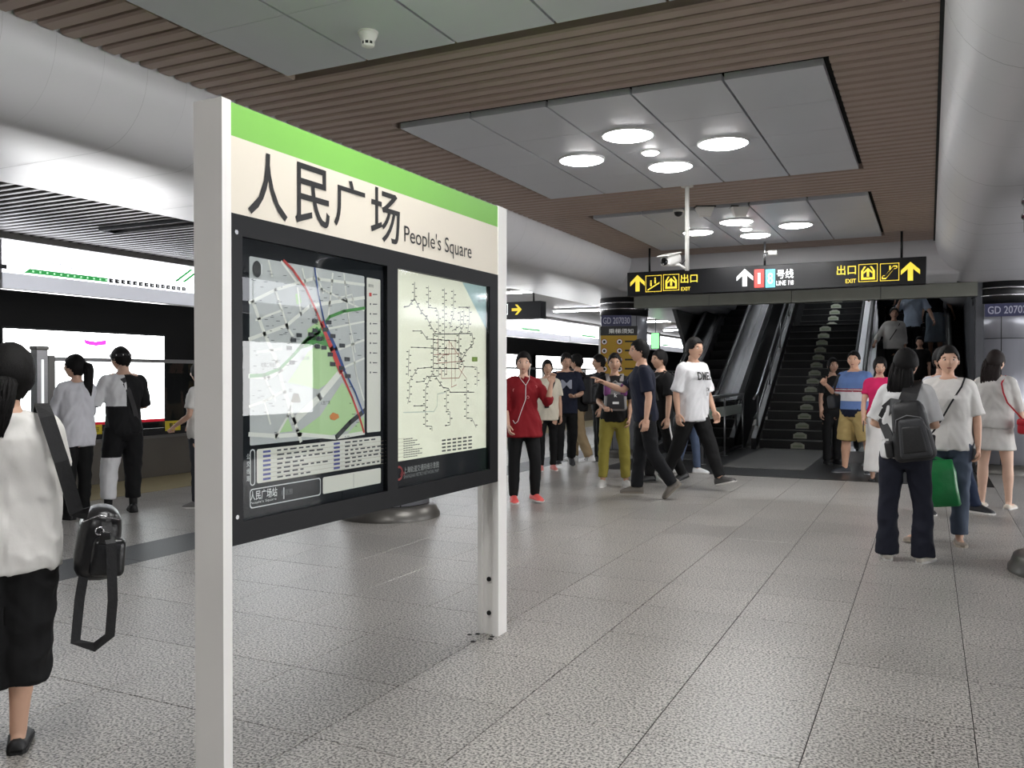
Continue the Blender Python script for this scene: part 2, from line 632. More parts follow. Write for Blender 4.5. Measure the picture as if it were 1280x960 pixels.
# ------------------------------------------------------------------ columns
def column(cx, cy, label):
    root = thing('column', label, 'column', (cx, cy, 0), kind='structure')
    mb = MB()
    mb.lathe([(0.395, 0.0), (0.395, 2.9)], 0, 0, 40)
    mb.build('core', M_BLACK, root)
    mb = MB()
    mb.lathe([(0.53, 0.0), (0.53, 0.03), (0.51, 0.06), (0.49, 0.12), (0.44, 0.135), (0.40, 0.135)], 0, 0, 40)
    mb.build('base', mat('column_base', (96, 94, 90), 0.35, 0.6), root)
    for r in range(2):
        z0, z1 = ((0.14, 2.0), (2.01, 2.52))[r]
        for k in range(6):
            mb = MB()
            a0 = k * PI / 3 + 0.35
            mb.lathe([(0.40, z0), (0.42, z0 + 0.004), (0.42, z1 - 0.004), (0.40, z1)], 0, 0, 10, a0 + 0.012, a0 + PI / 3 - 0.012)
            mb.build('cladding_panel', M_COLCLAD, root)
    mb = MB()
    mb.lathe([(0.40, 2.525), (0.435, 2.53), (0.435, 2.86), (0.40, 2.86)], 0, 0, 40)
    mb.build('black_band', M_BLACKM, root)
    for z in (2.63, 2.74):
        mb = MB()
        mb.lathe([(0.435, z), (0.452, z + 0.004), (0.452, z + 0.022), (0.435, z + 0.026)], 0, 0, 40)
        mb.build('chrome_ring', M_CHROME, root)
    return root
column(-5.06, 7.45, 'round metal clad column standing behind the map board')
column(-5.0, 14.9, 'round metal clad column carrying the yellow notice board')
column(1.02, 14.9, 'round metal clad column behind the woman in the pale dress')
column(1.06, 7.4, 'round metal clad column cut by the picture edge near its base')
column(-5.06, 22.4, 'round metal clad column deep along the platform gates')
# ------------------------------------------------------------------ round ceiling lights
M_DISC = mat('lamp_disc', (255, 252, 246), 0.4, emit=LAMP, ecol=(252, 251, 250))
M_RING = mat('lamp_ring', (225, 225, 225), 0.4)
spots = [(785, 168, 0.19, 'near'), (904, 178, 0.19, 'stairs side'), (727, 199, 0.185, 'map board side'), (838, 207, 0.185, 'far'), (813, 189, 0.068, 'small')]
def disc_meshes(r):
    a = MB()
    a.lathe([(r + 0.012, 0.0), (r + 0.012, -0.012), (r, -0.016), (r, 0.0)], 0, 0, 32)
    b_ = MB()
    n = 32
    vs_ = [(0, 0, -0.030)] + [(r * 0.8 * math.cos(2 * PI * k / n), r * 0.8 * math.sin(2 * PI * k / n), -0.026) for k in range(n)] + [(r * math.cos(2 * PI * k / n), r * math.sin(2 * PI * k / n), -0.012) for k in range(n)]
    fs = [(0, 1 + (k + 1) % n, 1 + k) for k in range(n)] + [(1 + k, 1 + (k + 1) % n, 1 + n + (k + 1) % n, 1 + n + k) for k in range(n)]
    b_.add(vs_, fs, 0, True)
    return a.mesh('ring', M_RING), b_.mesh('diffuser', M_DISC)
pan_names = {-2: 'on the panel behind the camera', -1: 'on the panel with the smoke detector', 0: 'on the middle ceiling panel', 1: 'on the panel above the hanging exit sign'}
for (px, py, r, which) in spots:
    p = on_z(px, py, H - 0.012)
    ra, rb = disc_meshes(r)
    for k in range(-2, 2):
        size = 'small round ceiling light' if r < 0.1 else 'large round ceiling light, %s one' % which
        t = thing('ceiling_light', '%s, %s' % (size, pan_names[k]), 'ceiling light', (p.x, p.y + k * PERIOD, H - 0.012), group='round ceiling lights')
        link('ring', ra, t)
        link('diffuser', rb, t)

# ------------------------------------------------------------------ smoke detector, dome cameras, hanging camera
p = on_z(460, 40, H - 0.012)
t = thing('smoke_detector', 'white smoke detector on the nearest grey ceiling panel', 'smoke detector', p)
mb = MB()
mb.lathe([(0.0, -0.01), (0.055, -0.01), (0.055, 0.0), (0.0, 0.0)], 0, 0, 24)
mb.build('base', M_WHITEP, t)
mb = MB()
mb.lathe([(0.048, -0.01), (0.05, -0.022), (0.036, -0.05), (0.033, -0.055)], 0, 0, 24)
mb.build('housing', M_WHITEP, t)
mb = MB()
mb.lathe([(0.031, -0.05), (0.031, -0.068), (0.0, -0.068)], 0, 0, 24)
mb.build('sensing_chamber', M_BLACKM, t)
for k in range(8):
    mb = MB()
    a = 2 * PI * k / 8
    mb.tube([(0.033 * math.cos(a), 0.033 * math.sin(a), -0.052), (0.031 * math.cos(a), 0.031 * math.sin(a), -0.072)], 0.004, 5)
    mb.build('cage_bar', M_WHITEP, t)
mb = MB()
mb.lathe([(0.0, -0.078), (0.033, -0.076), (0.033, -0.07), (0.0, -0.07)], 0, 0, 24)
mb.build('cap', M_WHITEP, t)

for (px, py, lab) in ((881, 258, 'white ceiling bracket box beside the camera pole'), (925, 258, 'white ceiling bracket box above the far round lights')):
    p = on_z(px, py, H)
    t = thing('ceiling_box', lab, 'ceiling box', p, YAW)
    mb = MB()
    mb.add([(-0.1, -0.05, 0), (0.1, -0.05, 0), (0.1, 0.05, 0), (-0.1, 0.05, 0), (-0.06, -0.035, -0.11), (0.06, -0.035, -0.11), (0.06, 0.035, -0.11), (-0.06, 0.035, -0.11)],
           [(0, 1, 2, 3), (7, 6, 5, 4), (4, 5, 1, 0), (5, 6, 2, 1), (6, 7, 3, 2), (7, 4, 0, 3)])
    mb.build('housing', M_WHITEP, t)
    mb = MB()
    mb.box(-0.11, 0.11, -0.06, 0.06, -0.012, 0.0)
    mb.build('mounting_plate', M_BLACKM, t)
p = on_z(848, 262, H)
t = thing('dome_camera', 'small dark dome camera next to the white camera pole', 'camera', p)
mb = MB()
mb.lathe([(0.06, 0), (0.06, -0.03), (0.05, -0.03)], 0, 0, 20)
mb.build('ring', M_WHITEP, t)
mb = MB()
mb.lathe([(0.05, -0.03), (0.04, -0.06), (0.02, -0.075), (0.0, -0.08)], 0, 0, 20)
mb.build('dome', M_BLACKM, t)

cp = on_z(859, 232, H)
d0 = (cp - CAM).dot(_F)
zb = CAM.z + (470 - 338) / FPX * d0
t = thing('bullet_camera', 'white bullet surveillance camera hung on a white pole', 'camera', (cp.x, cp.y, 0))
mb = MB()
mb.tube([(0, 0, H + 0.02), (0, 0, zb)], 0.021, 14)
mb.build('pole', M_WHITEP, t)
mb = MB()
mb.tube([(0, 0, H), (0, 0, H - 0.012)], 0.06, 20)
mb.build('flange', M_WHITEP, t)
fwd = (-_R * 0.62 - Vector((_F.x, _F.y, 0)) * 0.75 + Vector((0, 0, -0.22))).normalized()
side = fwd.cross(Vector((0, 0, 1))).normalized()
upv = side.cross(fwd)
org = Vector((0, 0, zb + 0.1)) - _R * 0.16 - Vector((_F.x, _F.y, 0)) * 0.02
def CM(o):
    return Matrix(((side.x, fwd.x, upv.x, o.x), (side.y, fwd.y, upv.y, o.y), (side.z, fwd.z, upv.z, o.z), (0, 0, 0, 1)))
m4 = CM(org)
v, f = bevel_box(0.105, 0.26, 0.1, 0.03, 3)
mb = MB().add([m4 @ q for q in v], f, 0, True)
mb.build('housing', M_WHITEP, t)
v, f = bevel_box(0.12, 0.29, 0.012, 0.005, 1)
mb = MB().add([m4 @ (q + Vector((0, 0.02, 0.055))) for q in v], f)
mb.build('sunshield', M_WHITEP, t)
rot = m4 @ Matrix.Translation((0, 0.13, 0)) @ Matrix.Rotation(-PI / 2, 4, 'X')
mb = MB()
mb.lathe([(0.0, 0.004), (0.027, 0.004), (0.03, 0.008), (0.036, 0.008), (0.036, -0.004)], 0, 0, 20, M=rot)
mb.build('lens', mat('lens_black', (8, 8, 9), 0.1), t)
mb = MB()
mb.tube([(0, 0, zb + 0.01), org * 0.5 + Vector((0, 0, (zb + 0.01) * 0.5)), org + Vector((0, 0, -0.05))], 0.014, 8)
mb.build('arm', M_WHITEP, t)
mb = MB()
mb.tube([(0, 0, zb + 0.12), org * 0.35 + Vector((0, 0, (zb + 0.03) * 0.65)), org - fwd * 0.12], 0.005, 6)
mb.build('cable', M_BLACKM, t)

# ------------------------------------------------------------------ hanging exit sign
SY = 12.0
t = thing('hanging_sign', 'long black hanging exit sign with yellow arrows before the stairs', 'sign', (0, SY, 0))
SX0, SX1, SZ0, SZ1 = -3.98, -0.04, 2.615, 2.96
M_SIGNB = mat('sign_black', (16, 17, 20), 0.3)
mb = MB()
v, f = bevel_box(SX1 - SX0, 0.16, SZ1 - SZ0, 0.006, 1)
mb.add([q + Vector(((SX0 + SX1) / 2, 0.08, (SZ0 + SZ1) / 2)) for q in v], f)
mb.build('cabinet', M_SIGNB, t)
for px in (812, 956, 1127):
    x = on_y(px, 320, SY + 0.08).x
    mb = MB()
    mb.tube([(x, 0.08, SZ1 - 0.01), (x, 0.08, H + 0.05)], 0.016, 10)
    mb.build('hanger_rod', M_BLACKM if px != 956 else M_CHROME, t)
M_YEL = mat('sign_yellow', (232, 205, 70), 0.4, emit=0.35)
M_SWH = mat('sign_white', (235, 238, 238), 0.4, emit=0.4)
M_SRED = mat('sign_red', (218, 62, 56), 0.4, emit=0.3)
M_SBLU = mat('sign_blue', (92, 196, 226), 0.4, emit=0.3)
def sgn(u, v):
    return (u, -0.0035, v)
def sp(px, py):
    q = on_y(px, py, SY)
    return q.x, q.z
def arrow(mb, cx, cz, s, pl, mi=0):
    pts = [(0, .5), (.46, .06), (.46, -.18), (.13, .12), (.13, -.5), (-.13, -.5), (-.13, .12), (-.46, -.18), (-.46, .06)]
    P = [pl(cx + a * s, cz + b * s) for a, b in pts]
    mb.add(P, [(0, 8, 7, 6, 3, 2, 1), (6, 5, 4, 3)], mi)
def frame_sq(mb, cx, cz, w, th, pl):
    h = w / 2
    for (a, b, c, d) in ((-h, h, h - th, h), (-h, h, -h, -h + th), (-h, -h + th, -h, h), (h - th, h, -h, h)):
        mb.add([pl(cx + a, cz + c), pl(cx + b, cz + c), pl(cx + b, cz + d), pl(cx + a, cz + d)], [(0, 1, 2, 3)])
def poly(mb, pts, cx, cz, s, pl):
    P = [pl(cx + a * s, cz + b * s) for a, b in pts]
    ar = sum(pts[i][0] * pts[(i + 1) % len(pts)][1] - pts[(i + 1) % len(pts)][0] * pts[i][1] for i in range(len(pts)))
    idx = list(range(len(P)))
    mb.add(P, [tuple(idx if ar > 0 else idx[::-1])])
def exit_icon(mb, cx, cz, s, pl):
    frame_sq(mb, cx, cz, s, s * 0.035, pl)
    for pts in ([(-.36, -.38), (.36, -.38), (.36, -.26), (-.36, -.26)], [(-.36, -.38), (-.24, -.38), (-.24, .14), (-.36, .14)], [(.24, -.38), (.36, -.38), (.36, .14), (.24, .14)],
                [(-.36, .1), (-.26, .1), (-.1, .36), (-.2, .36)], [(.36, .1), (.2, .36), (.1, .36), (.26, .1)]):
        poly(mb, pts, cx, cz, s, pl)
    arrow(mb, cx, cz + 0.03 * s, s * 0.5, pl)
def stair_icon(mb, cx, cz, s, pl):
    frame_sq(mb, cx, cz, s, s * 0.035, pl)
    poly(mb, [(-.4, -.36), (-.36, -.42), (.38, 0.0), (.36, .08)], cx, cz, s, pl)
    for ax, ay in ((-.16, -.16), (.1, .0)):
        poly(mb, [(ax - .05, ay), (ax + .05, ay), (ax + .05, ay + .24), (ax - .05, ay + .24)], cx, cz, s, pl)
        poly(mb, [(ax - .045, ay + .27), (ax + .045, ay + .27), (ax + .045, ay + .36), (ax - .045, ay + .36)], cx, cz, s, pl)
def esc_icon(mb, cx, cz, s, pl):
    frame_sq(mb, cx, cz, s, s * 0.035, pl)
    out = [(-.42, -.3), (-.4, -.4), (-.2, -.4), (.25, .2), (.38, .2), (.42, .28), (.38, .36), (.2, .36), (-.26, -.22), (-.38, -.22)]
    n = len(out)
    inn = [(a * 0.86, b * 0.8) for a, b in out]
    for i in range(n):
        j = (i + 1) % n
        poly(mb, [out[i], out[j], inn[j], inn[i]], cx, cz, s, pl)
    poly(mb, [(-.02, .12), (.06, .12), (.06, .36), (-.02, .36)], cx, cz, s, pl)
def place_icon(fn, px, py, wpx, name):
    cx, cz = sp(px, py)
    w = abs(sp(px + wpx / 2, py)[0] - sp(px - wpx / 2, py)[0])
    mb = MB()
    if fn is arrow:
        arrow(mb, cx, cz, w, sgn)
    else:
        fn(mb, cx, cz, w, sgn)
    return mb.build(name, M_YEL, t)
def sarrow(px, py, wpx, m):
    cx, cz = sp(px, py)
    mb = MB()
    arrow(mb, cx, cz, 0.24, sgn)
    mb.build('arrow_print', m, t)
sarrow(797, 354, 20, M_YEL)
sarrow(931, 347, 20, M_SWH)
sarrow(1138, 339, 20, M_YEL)
place_icon(stair_icon, 817, 354.5, 20, 'stairs_pictogram')
place_icon(exit_icon, 839, 353, 20, 'exit_pictogram')
place_icon(exit_icon, 1085, 341, 24, 'exit_pictogram')
place_icon(esc_icon, 1112, 340, 24, 'escalator_pictogram')
def sign_text(body, xa, ya, xb, yb, m, bold=0.012):
    u0, v1 = sp(xa, ya)
    u1, v0 = sp(xb, yb)
    text_on(sgn, body, u0, u1, v0, v1, bold).build('lettering', m, t)
sign_text('出口', 851, 343, 872, 353, M_YEL)
sign_text('EXIT', 851.5, 359, 863, 363, M_YEL)
sign_text('出口', 1046, 332, 1070, 343, M_YEL)
sign_text('EXIT', 1057, 349, 1070, 353.5, M_YEL)
sign_text('号线', 971, 337, 992, 347.5, M_SWH)
sign_text('LINE 1\\8', 970.5, 351, 992, 356, M_SWH)
for (xa, xb, m, ch) in ((943, 955, M_SRED, '1'), (957, 969, M_SBLU, '8')):
    u0, v1 = sp(xa, 337)
    u1, v0 = sp(xb, 359)
    mb = MB().add([sgn(u0, v0), sgn(u1, v0), sgn(u1, v1), sgn(u0, v1)], [(0, 1, 2, 3)])
    mb.build('line_badge', m, t)
    w, h = u1 - u0, v1 - v0
    text_on(lambda u, v: (u, -0.005, v), ch, u0 + w * (0.36 if ch == '1' else 0.24), u0 + w * (0.62 if ch == '1' else 0.76), v0 + h * 0.2, v1 - h * 0.2, 0.0).build('lettering', M_SWH, t)
t2 = thing('small_camera', 'tiny white camera on the middle rod of the hanging sign', 'camera', on_y(966, 316, SY))
v, f = bevel_box(0.12, 0.07, 0.06, 0.01, 1)
MB().add([q for q in v], f).build('housing', M_WHITEP, t2)
mb = MB()
mb.tube([(-0.11, 0.03, 0.02), (0, 0, 0.02)], 0.008, 6)
mb.build('arm', M_WHITEP, t2)

# smaller hanging sign in the side aisle
SY2 = 13.2
a, b_ = on_y(560, 375, SY2), on_y(676, 398, SY2)
za, zb2 = on_y(676, 376, SY2).z, b_.z
t = thing('hanging_sign', 'short black hanging sign with one yellow arrow in the side aisle', 'sign', (0, SY2, 0))
mb = MB()
mb.box(a.x, b_.x, 0, 0.22, zb2, za)
mb.build('cabinet', M_SIGNB, t)
for px in (610, 664):
    x = on_y(px, 380, SY2).x
    mb = MB()
    mb.tube([(x, 0.1, za - 0.01), (x, 0.1, 3.2)], 0.014, 8)
    mb.build('hanger_rod', M_BLACKM, t)
c = on_y(646, 387, SY2)
mb = MB()
arrow(mb, 0, 0, 0.19, lambda u, v: (c.x + v, -0.003, c.z - u))
mb.build('arrow_print', M_YEL, t)
c2 = on_y(629, 387, SY2)
mb = MB()
frame_sq(mb, c2.x, c2.z, 0.18, 0.012, lambda u, v: (u, -0.003, v))
mb.build('pictogram', M_SWH, t)

# ------------------------------------------------------------------ fluorescent tubes of the side aisle
M_TUBE = mat('tube_glow', (250, 250, 255), 0.4, emit=TUBE)
for i, y in enumerate((2.2, 6.9, 10.6, 15.1, 20.0, 25.0, 30.0)):
    lab = ('fluorescent trough light nearest the map board', 'dark trough of a ceiling light over the platform edge', 'fluorescent trough light above the waiting man', 'lit fluorescent strip above the small arrow sign',
           'lit fluorescent strip beyond the small arrow sign', 'lit fluorescent strip deep in the side aisle', 'lit fluorescent strip deepest in the side aisle')[i]
    t = thing('strip_light', lab, 'ceiling light', (-7.75, y, 3.15 if i < 3 else 3.12), group='fluorescent strips of the side aisle')
    deep = 0.16 if i < 3 else 0.0
    mb = MB()
    w = 0.85
    if deep:
        for q in ((-w, w, -0.11, -0.10), (-w, w, 0.10, 0.11), (-w - 0.01, -w, -0.11, 0.11), (w, w + 0.01, -0.11, 0.11)):
            mb.box(q[0], q[1], q[2], q[3], -0.03, 0.085)
        mb.build('trough', M_BLACKM, t)
        mb = MB()
        mb.tube([(-w + 0.03, 0, 0.06), (w - 0.03, 0, 0.06)], 0.016, 10)
    else:
        mb.box(-w, w, -0.07, 0.07, -0.02, 0.01)
        mb.build('trough', M_WHITEP, t)
        mb = MB()
        mb.tube([(-w + 0.03, 0, -0.035), (w - 0.03, 0, -0.035)], 0.022, 10)
    mb.build('tube', M_TUBE, t)

# ------------------------------------------------------------------ platform gates with route boards
M_HEAD = mat('route_board', (244, 246, 250), 0.35, var=0.01, emit=HEADER, ecol=(246, 248, 255))
M_HEADL = mat('route_board_lower', (206, 208, 216), 0.3, 0.2, var=0.02, emit=0.25)
M_GREEN = mat('route_green', (58, 160, 84), 0.4, emit=0.3)
M_GREY = mat('route_grey', (62, 64, 68), 0.5)
HZ0, HZ1 = 2.5, 3.08
def route_board(x, sgnx, y0, y1, label):
    t = thing('route_board', label, 'sign', (x, y0, 0), group='luminous route boards')
    L_ = y1 - y0 - 0.03
    mb = MB()
    mb.box(-0.1 if sgnx > 0 else 0.0, 0.0 if sgnx > 0 else 0.1, 0, L_, HZ0, HZ1 + 0.05)
    mb.build('cabinet', M_STEEL, t)
    mb = MB()
    mb.box(0.0 if sgnx > 0 else -0.012, 0.012 if sgnx > 0 else 0.0, 0.01, L_ - 0.01, HZ0 + 0.2, HZ1)
    mb.build('light_face', M_HEAD, t)
    mb = MB()
    mb.box(0.0 if sgnx > 0 else -0.012, 0.012 if sgnx > 0 else 0.0, 0.01, L_ - 0.01, HZ0 + 0.01, HZ0 + 0.198)
    mb.build('lower_face', M_HEADL, t)
    return t, L_
def hpl(u, v):
    return (0.0145, u, v)
def hq(mb, u0, u1, v0, v1, mi=0, sl=0.0):
    mb.add([hpl(u0, v0), hpl(u1, v0), hpl(u1 + sl, v1), hpl(u0 + sl, v1)], [(0, 1, 2, 3)], mi)
seams = [3.35, 6.55, 11.1, 15.6, 20.1, 24.6, 29.1, 33.6, 38.1]
names = ['luminous white route board at the picture edge', 'luminous route board with a half green station line', 'luminous route board hidden mostly by the map board', 'luminous route board beyond the map board',
         'luminous route board under the lit strip', 'luminous route board behind the heads of the crowd', 'luminous route board towards the stairs column', 'luminous route board seen beyond the notice column']
for i in range(len(seams) - 1):
    t, L_ = route_board(XG, 1, seams[i], seams[i + 1], names[i])
    g, k_, w_ = MB(), MB(), MB()
    def Yof(px):
        return on_x(px, 340, XG).y - seams[i]
    if i == 1:
        ua, um, ue = Yof(36), Yof(134), Yof(232)
    else:
        ua, um, ue = 1.0, 2.2, 3.6
    z = HZ0 + 0.215
    if i == 0:
        hq(k_, Yof(-30), Yof(8), z + 0.02, z + 0.075)
    else:
        g.add([hpl(ua - 0.08, z), hpl(um, z), hpl(um, z + 0.06), hpl(ua, z + 0.06)], [(0, 1, 2, 3)])
        g.build('green_line_print', M_GREEN, t)
        n = 14
        for q in range(n):
            u = um + (ue - um) * q / n
            hq(k_, u + 0.012, u + (ue - um) / n - 0.012, z, z + 0.06)
        nst = 26
        for q in range(nst):
            u = ua + (ue - ua) * (q + 0.5) / nst
            hq(w_, u - 0.012, u + 0.012, z + 0.018, z + 0.042)
            # slanted station names as fine print
            for r in range(3):
                hq(k_, u + 0.012 + r * 0.028, u + 0.03 + r * 0.028, z + 0.09 + r * 0.03, z + 0.108 + r * 0.03, 0, 0.01)
        for q in range(2):
            u0 = Yof(217) + q * 0.14 if i == 1 else 4.0 + q * 0.14
            g = MB()
            g.add([hpl(u0, z + 0.13), hpl(u0 + 0.06, z + 0.13), hpl(u0 + 0.36, z + 0.34), hpl(u0 + 0.30, z + 0.34)], [(0, 1, 2, 3)])
            g.build('green_slash_print', M_GREEN, t)
        w_.build('station_dot_print', M_SWH, t)
    k_.build('station_line_print', M_GREY, t)
for i, y in enumerate((-7, -2.5, 2, 6.5, 11, 15.5)):
    route_board(XG2, -1, y, y + 4.5, 'luminous route board over the opposite platform gates')

M_GFR = mat('gate_frame', (126, 124, 122), 0.3, 0.7, 0.05)
M_GPAN = mat('gate_panel', (112, 108, 102), 0.32, 0.6, 0.06, 3)
M_YST = mat('sticker_yellow', (222, 200, 40), 0.5)
GH = 1.69
GP = 3.1
gy = [on_x(61, 450, XG).y + GP * k for k in range(-2, 10)]
proto = {}
pan = MB().box(-0.05, 0.03, 0.06, GP - 0.06, 0.005, 0.56).mesh('base_panel', M_GPAN)
sill = MB().box(-0.06, 0.05, 0.05, GP - 0.05, 0.56, 0.60).mesh('sill_rail', M_GFR)
rail = MB().box(-0.06, 0.05, 0.05, GP - 0.05, GH - 0.05, GH).mesh('top_rail', M_STEEL)
lowdark = MB().box(-0.02, 0.01, 0.05, GP - 0.05, 0.60, 0.70).mesh('kick_band', M_BLACKM)
gls = None
gls1 = MB().box(-0.008, 0.008, 0.05, GP - 0.05, 0.70, GH - 0.05).mesh('pane', glass_mat('gate_glass', (225, 228, 228)))
post = MB().box(-0.07, 0.06, -0.045, 0.045, 0.0, GH + 0.02).mesh('post', M_GFR)
ordinal = ['first', 'second', 'third', 'fourth', 'fifth', 'sixth', 'seventh', 'eighth', 'ninth', 'tenth']
for k, y in enumerate(gy):
    lab = 'half height glass platform gate, %s along the platform edge' % ordinal[k] if k < 10 else 'half height glass platform gate deep along the platform edge'
    t = thing('platform_gate', lab, 'platform gate', (XG, y, 0), group='platform gates' if k < 10 else 'deep platform gates')
    for nm, me in (('base_panel', pan), ('sill_rail', sill), ('top_rail', rail), ('kick_band', lowdark), ('pane', gls1), ('post', post)):
        link(nm, me, t)
# yellow stickers on the gate glass
for (px, py, w, h, y_lab) in ((216, 532, 19, 11, 'yellow door sticker beside the map board post'), (120, 537, 15, 11, 'yellow door sticker between the two waiting passengers')):
    a, b_ = on_x(px - w / 2, py - h / 2, XG + 0.03), on_x(px + w / 2, py + h / 2, XG + 0.03)
    t = thing('door_sticker', y_lab, 'sticker', (XG + 0.03, a.y, b_.z))
    MB().box(-0.002, 0.002, 0, b_.y - a.y, 0, a.z - b_.z).build('sheet', M_YST, t)
    text_on(lambda u, v: (0.004, u, v), '警示', (b_.y - a.y) * 0.25, (b_.y - a.y) * 0.75, 0.03, a.z - b_.z - 0.03, 0.01).build('lettering', M_BLACK, t)
# tall end post of the sliding gate near the waiting woman
a = on_x(49, 447, XG + 0.25)
t = thing('gate_end_post', 'polished steel gate end post by the waiting woman', 'post', (XG + 0.25, a.y, 0))
MB().box(-0.06, 0.06, -0.07, 0.07, 0, GH + 0.08).build('post_body', M_STEEL, t)
v, f = bevel_box(0.15, 0.17, 0.05, 0.015, 2)
MB().add([q + Vector((0, 0, GH + 0.1)) for q in v], f).build('post_cap', M_GFR, t)
MB().box(0.06, 0.066, -0.015, 0.015, 1.1, 1.65).build('light_strip', M_SWH, t)

# ------------------------------------------------------------------ light boxes on the track wall
M_AD = mat('ad_glow', (255, 255, 255), 0.5, emit=ADBOX)
ads = [(5.15 + 4.65 * k, 8.85 + 4.65 * k) for k in range(9)]
adl = ['glowing white advertising light box at the picture edge', 'glowing white advertising light box behind the waiting passengers'] + ['glowing white advertising light box deep along the track wall'] * 7
for k, (y0, y1) in enumerate(ads):
    t = thing('advertising_light_box', adl[k], 'light box', (-15.1, y0, 0), group='light boxes on the track wall')
    MB().box(0, 0.1, 0, y1 - y0, 0.42, 2.36).build('cabinet', M_BLACKM, t)
    MB().box(0.1, 0.105, 0.05, y1 - y0 - 0.05, 0.47, 2.31).build('light_face', M_AD, t)
    if k in (0, 1):
        MB().box(0.105, 0.109, 0.05, y1 - y0 - 0.05, 0.47, 0.53).build('red_band_print', mat('ad_red', (214, 30, 50), 0.5, emit=0.4), t)
    if k == 1:
        def ap(px, py):
            q = on_x(px, py, -14.99)
            return (0.11, q.y - y0, q.z)
        mb = MB()
        top = [(105, 424), (112, 426), (120, 427), (133, 425)]
        bot = [(133, 431), (120, 432.5), (112, 431.5), (106, 429.5)]
        mb.add([ap(*q) for q in top + bot][::-1], [tuple(range(8))])
        mb.build('ribbon_print', mat('ad_magenta', (206, 70, 200), 0.5, emit=0.6), t)
        mb = MB().add([ap(178, 496), ap(185, 496), ap(185, 480), ap(178, 480)], [(0, 1, 2, 3)])
        mb.build('red_patch_print', _mats['ad_red'], t)
for k in range(4):
    t = thing('advertising_light_box', 'glowing advertising light box across the opposite track', 'light box', (10.9, 1.0 + 4.65 * k, 0), group='light boxes on the opposite track wall')
    MB().box(-0.1, 0, 0, 3.7, 0.42, 2.36).build('cabinet', M_BLACKM, t)
    MB().box(-0.105, -0.1, 0.05, 3.65, 0.47, 2.31).build('light_face', M_AD, t)

# tubes of the opposite aisle
for i, y in enumerate((-2.6, 2.2, 6.9, 11.6, 16.3)):
    t = thing('strip_light', 'fluorescent strip over the opposite platform edge', 'ceiling light', (3.6, y, 3.2), group='fluorescent strips of the opposite aisle')
    MB().box(-0.85, 0.85, -0.07, 0.07, -0.02, 0.01).build('trough', M_WHITEP, t)
    mb = MB()
    mb.tube([(-0.82, 0, -0.035), (0.82, 0, -0.035)], 0.022, 10)
    mb.build('tube', M_TUBE, t)
# ------------------------------------------------------------------ station name and map board
XB = -2.155                       # plane of the board's face (it faces the stairs' side)
board = thing('map_board', 'tall white framed station name and map board on two posts', 'sign', (XB, 0, 0))
ZT = on_x(288, 127, XB).z
YA, YB = on_x(288, 300, XB).y, on_x(622, 300, XB).y
BT = 0.126
M_CREAM = mat('board_cream', (226, 218, 202), 0.42, 0, 0.02, 2)
M_BGREEN = mat('board_green', (126, 190, 84), 0.42, 0, 0.03, 3)
M_BFRAME = mat('board_black', (14, 15, 18), 0.42, 0, 0.08, 3, spec=0.22)
M_POST = mat('post_white', (240, 238, 234), 0.45, 0, 0.03, 3, bump=0.03, bscale=120)
def bp(px, py, off=0.0):
    q = on_x(px, py, XB + off)
    return q.y, q.z
def bpl(off):
    return lambda u, v: (off, u, v)
# posts
mb = MB()
mb.box(-BT, 0.004, YA - 0.042, YA, 0, ZT + 0.004)
mb.build('post', M_POST, board)
mb = MB()
w = 0.105
y0, y1 = YB, YB + w
# channel section: the side towards the board is recessed
mb.prism([(-BT, y0), (-BT + 0.026, y0), (-BT + 0.026, y0 + 0.02), (-0.032, y0 + 0.02), (-0.032, y0), (0.004, y0), (0.004, y1), (-BT, y1)], 'z', 0, ZT + 0.004)
mb.build('post', M_POST, board)
for z in (0.12, 0.31):
    c = Vector((-BT / 2 + 0.0, y0 + 0.0185, z))
    mb = MB()
    mb.tube([c, c + Vector((0, -0.006, 0))], 0.013, 14)
    mb.build('bolt', M_BLACK, board)
# body of the board
ZG = bp(286, 168)[1]              # underside of the green band
ZF = bp(286, 265)[1]              # top of the black frame
ZB_ = bp(290, 683)[1]             # bottom of the black frame
MB().box(-BT + 0.01, 0.0, YA, YB, ZG, ZT).build('green_band', M_BGREEN, board)
MB().box(-BT + 0.01, 0.0, YA, YB, ZF, ZG).build('name_panel', M_CREAM, board)
MB().box(-BT + 0.01, -0.03, YA, YB, ZB_, ZF).build('case_back', M_BFRAME, board)
# black frame around the two map windows
w1 = (bp(303, 470)[0], bp(484, 470)[0], bp(303, 651)[1], bp(303, 297)[1])
w2 = (bp(497, 470)[0], bp(612, 470)[0], bp(497, 611)[1], bp(497, 335)[1])
for (a, b_, c, d, nm) in ((YA, YB, max(w1[3], w2[3]), ZF, 'frame_rail'), (YA, YB, ZB_, min(w1[2], w2[2]), 'frame_rail'), (YA, w1[0], min(w1[2], w2[2]), max(w1[3], w2[3]), 'frame_stile'),
                          (w1[1], w2[0], min(w1[2], w2[2]), max(w1[3], w2[3]), 'frame_stile'), (w2[1], YB, min(w1[2], w2[2]), max(w1[3], w2[3]), 'frame_stile')):
    MB().box(-0.03, 0.002, a, b_, c, d).build(nm, M_BFRAME, board)
zlo, zhi = min(w1[2], w2[2]), max(w1[3], w2[3])
def flat_rect(name, y0, y1, z0, z1, off, m, parent=board):
    mb = MB().add([(off, y0, z0), (off, y1, z0), (off, y1, z1), (off, y0, z1)], [(0, 1, 2, 3)])
    return mb.build(name, m, parent)
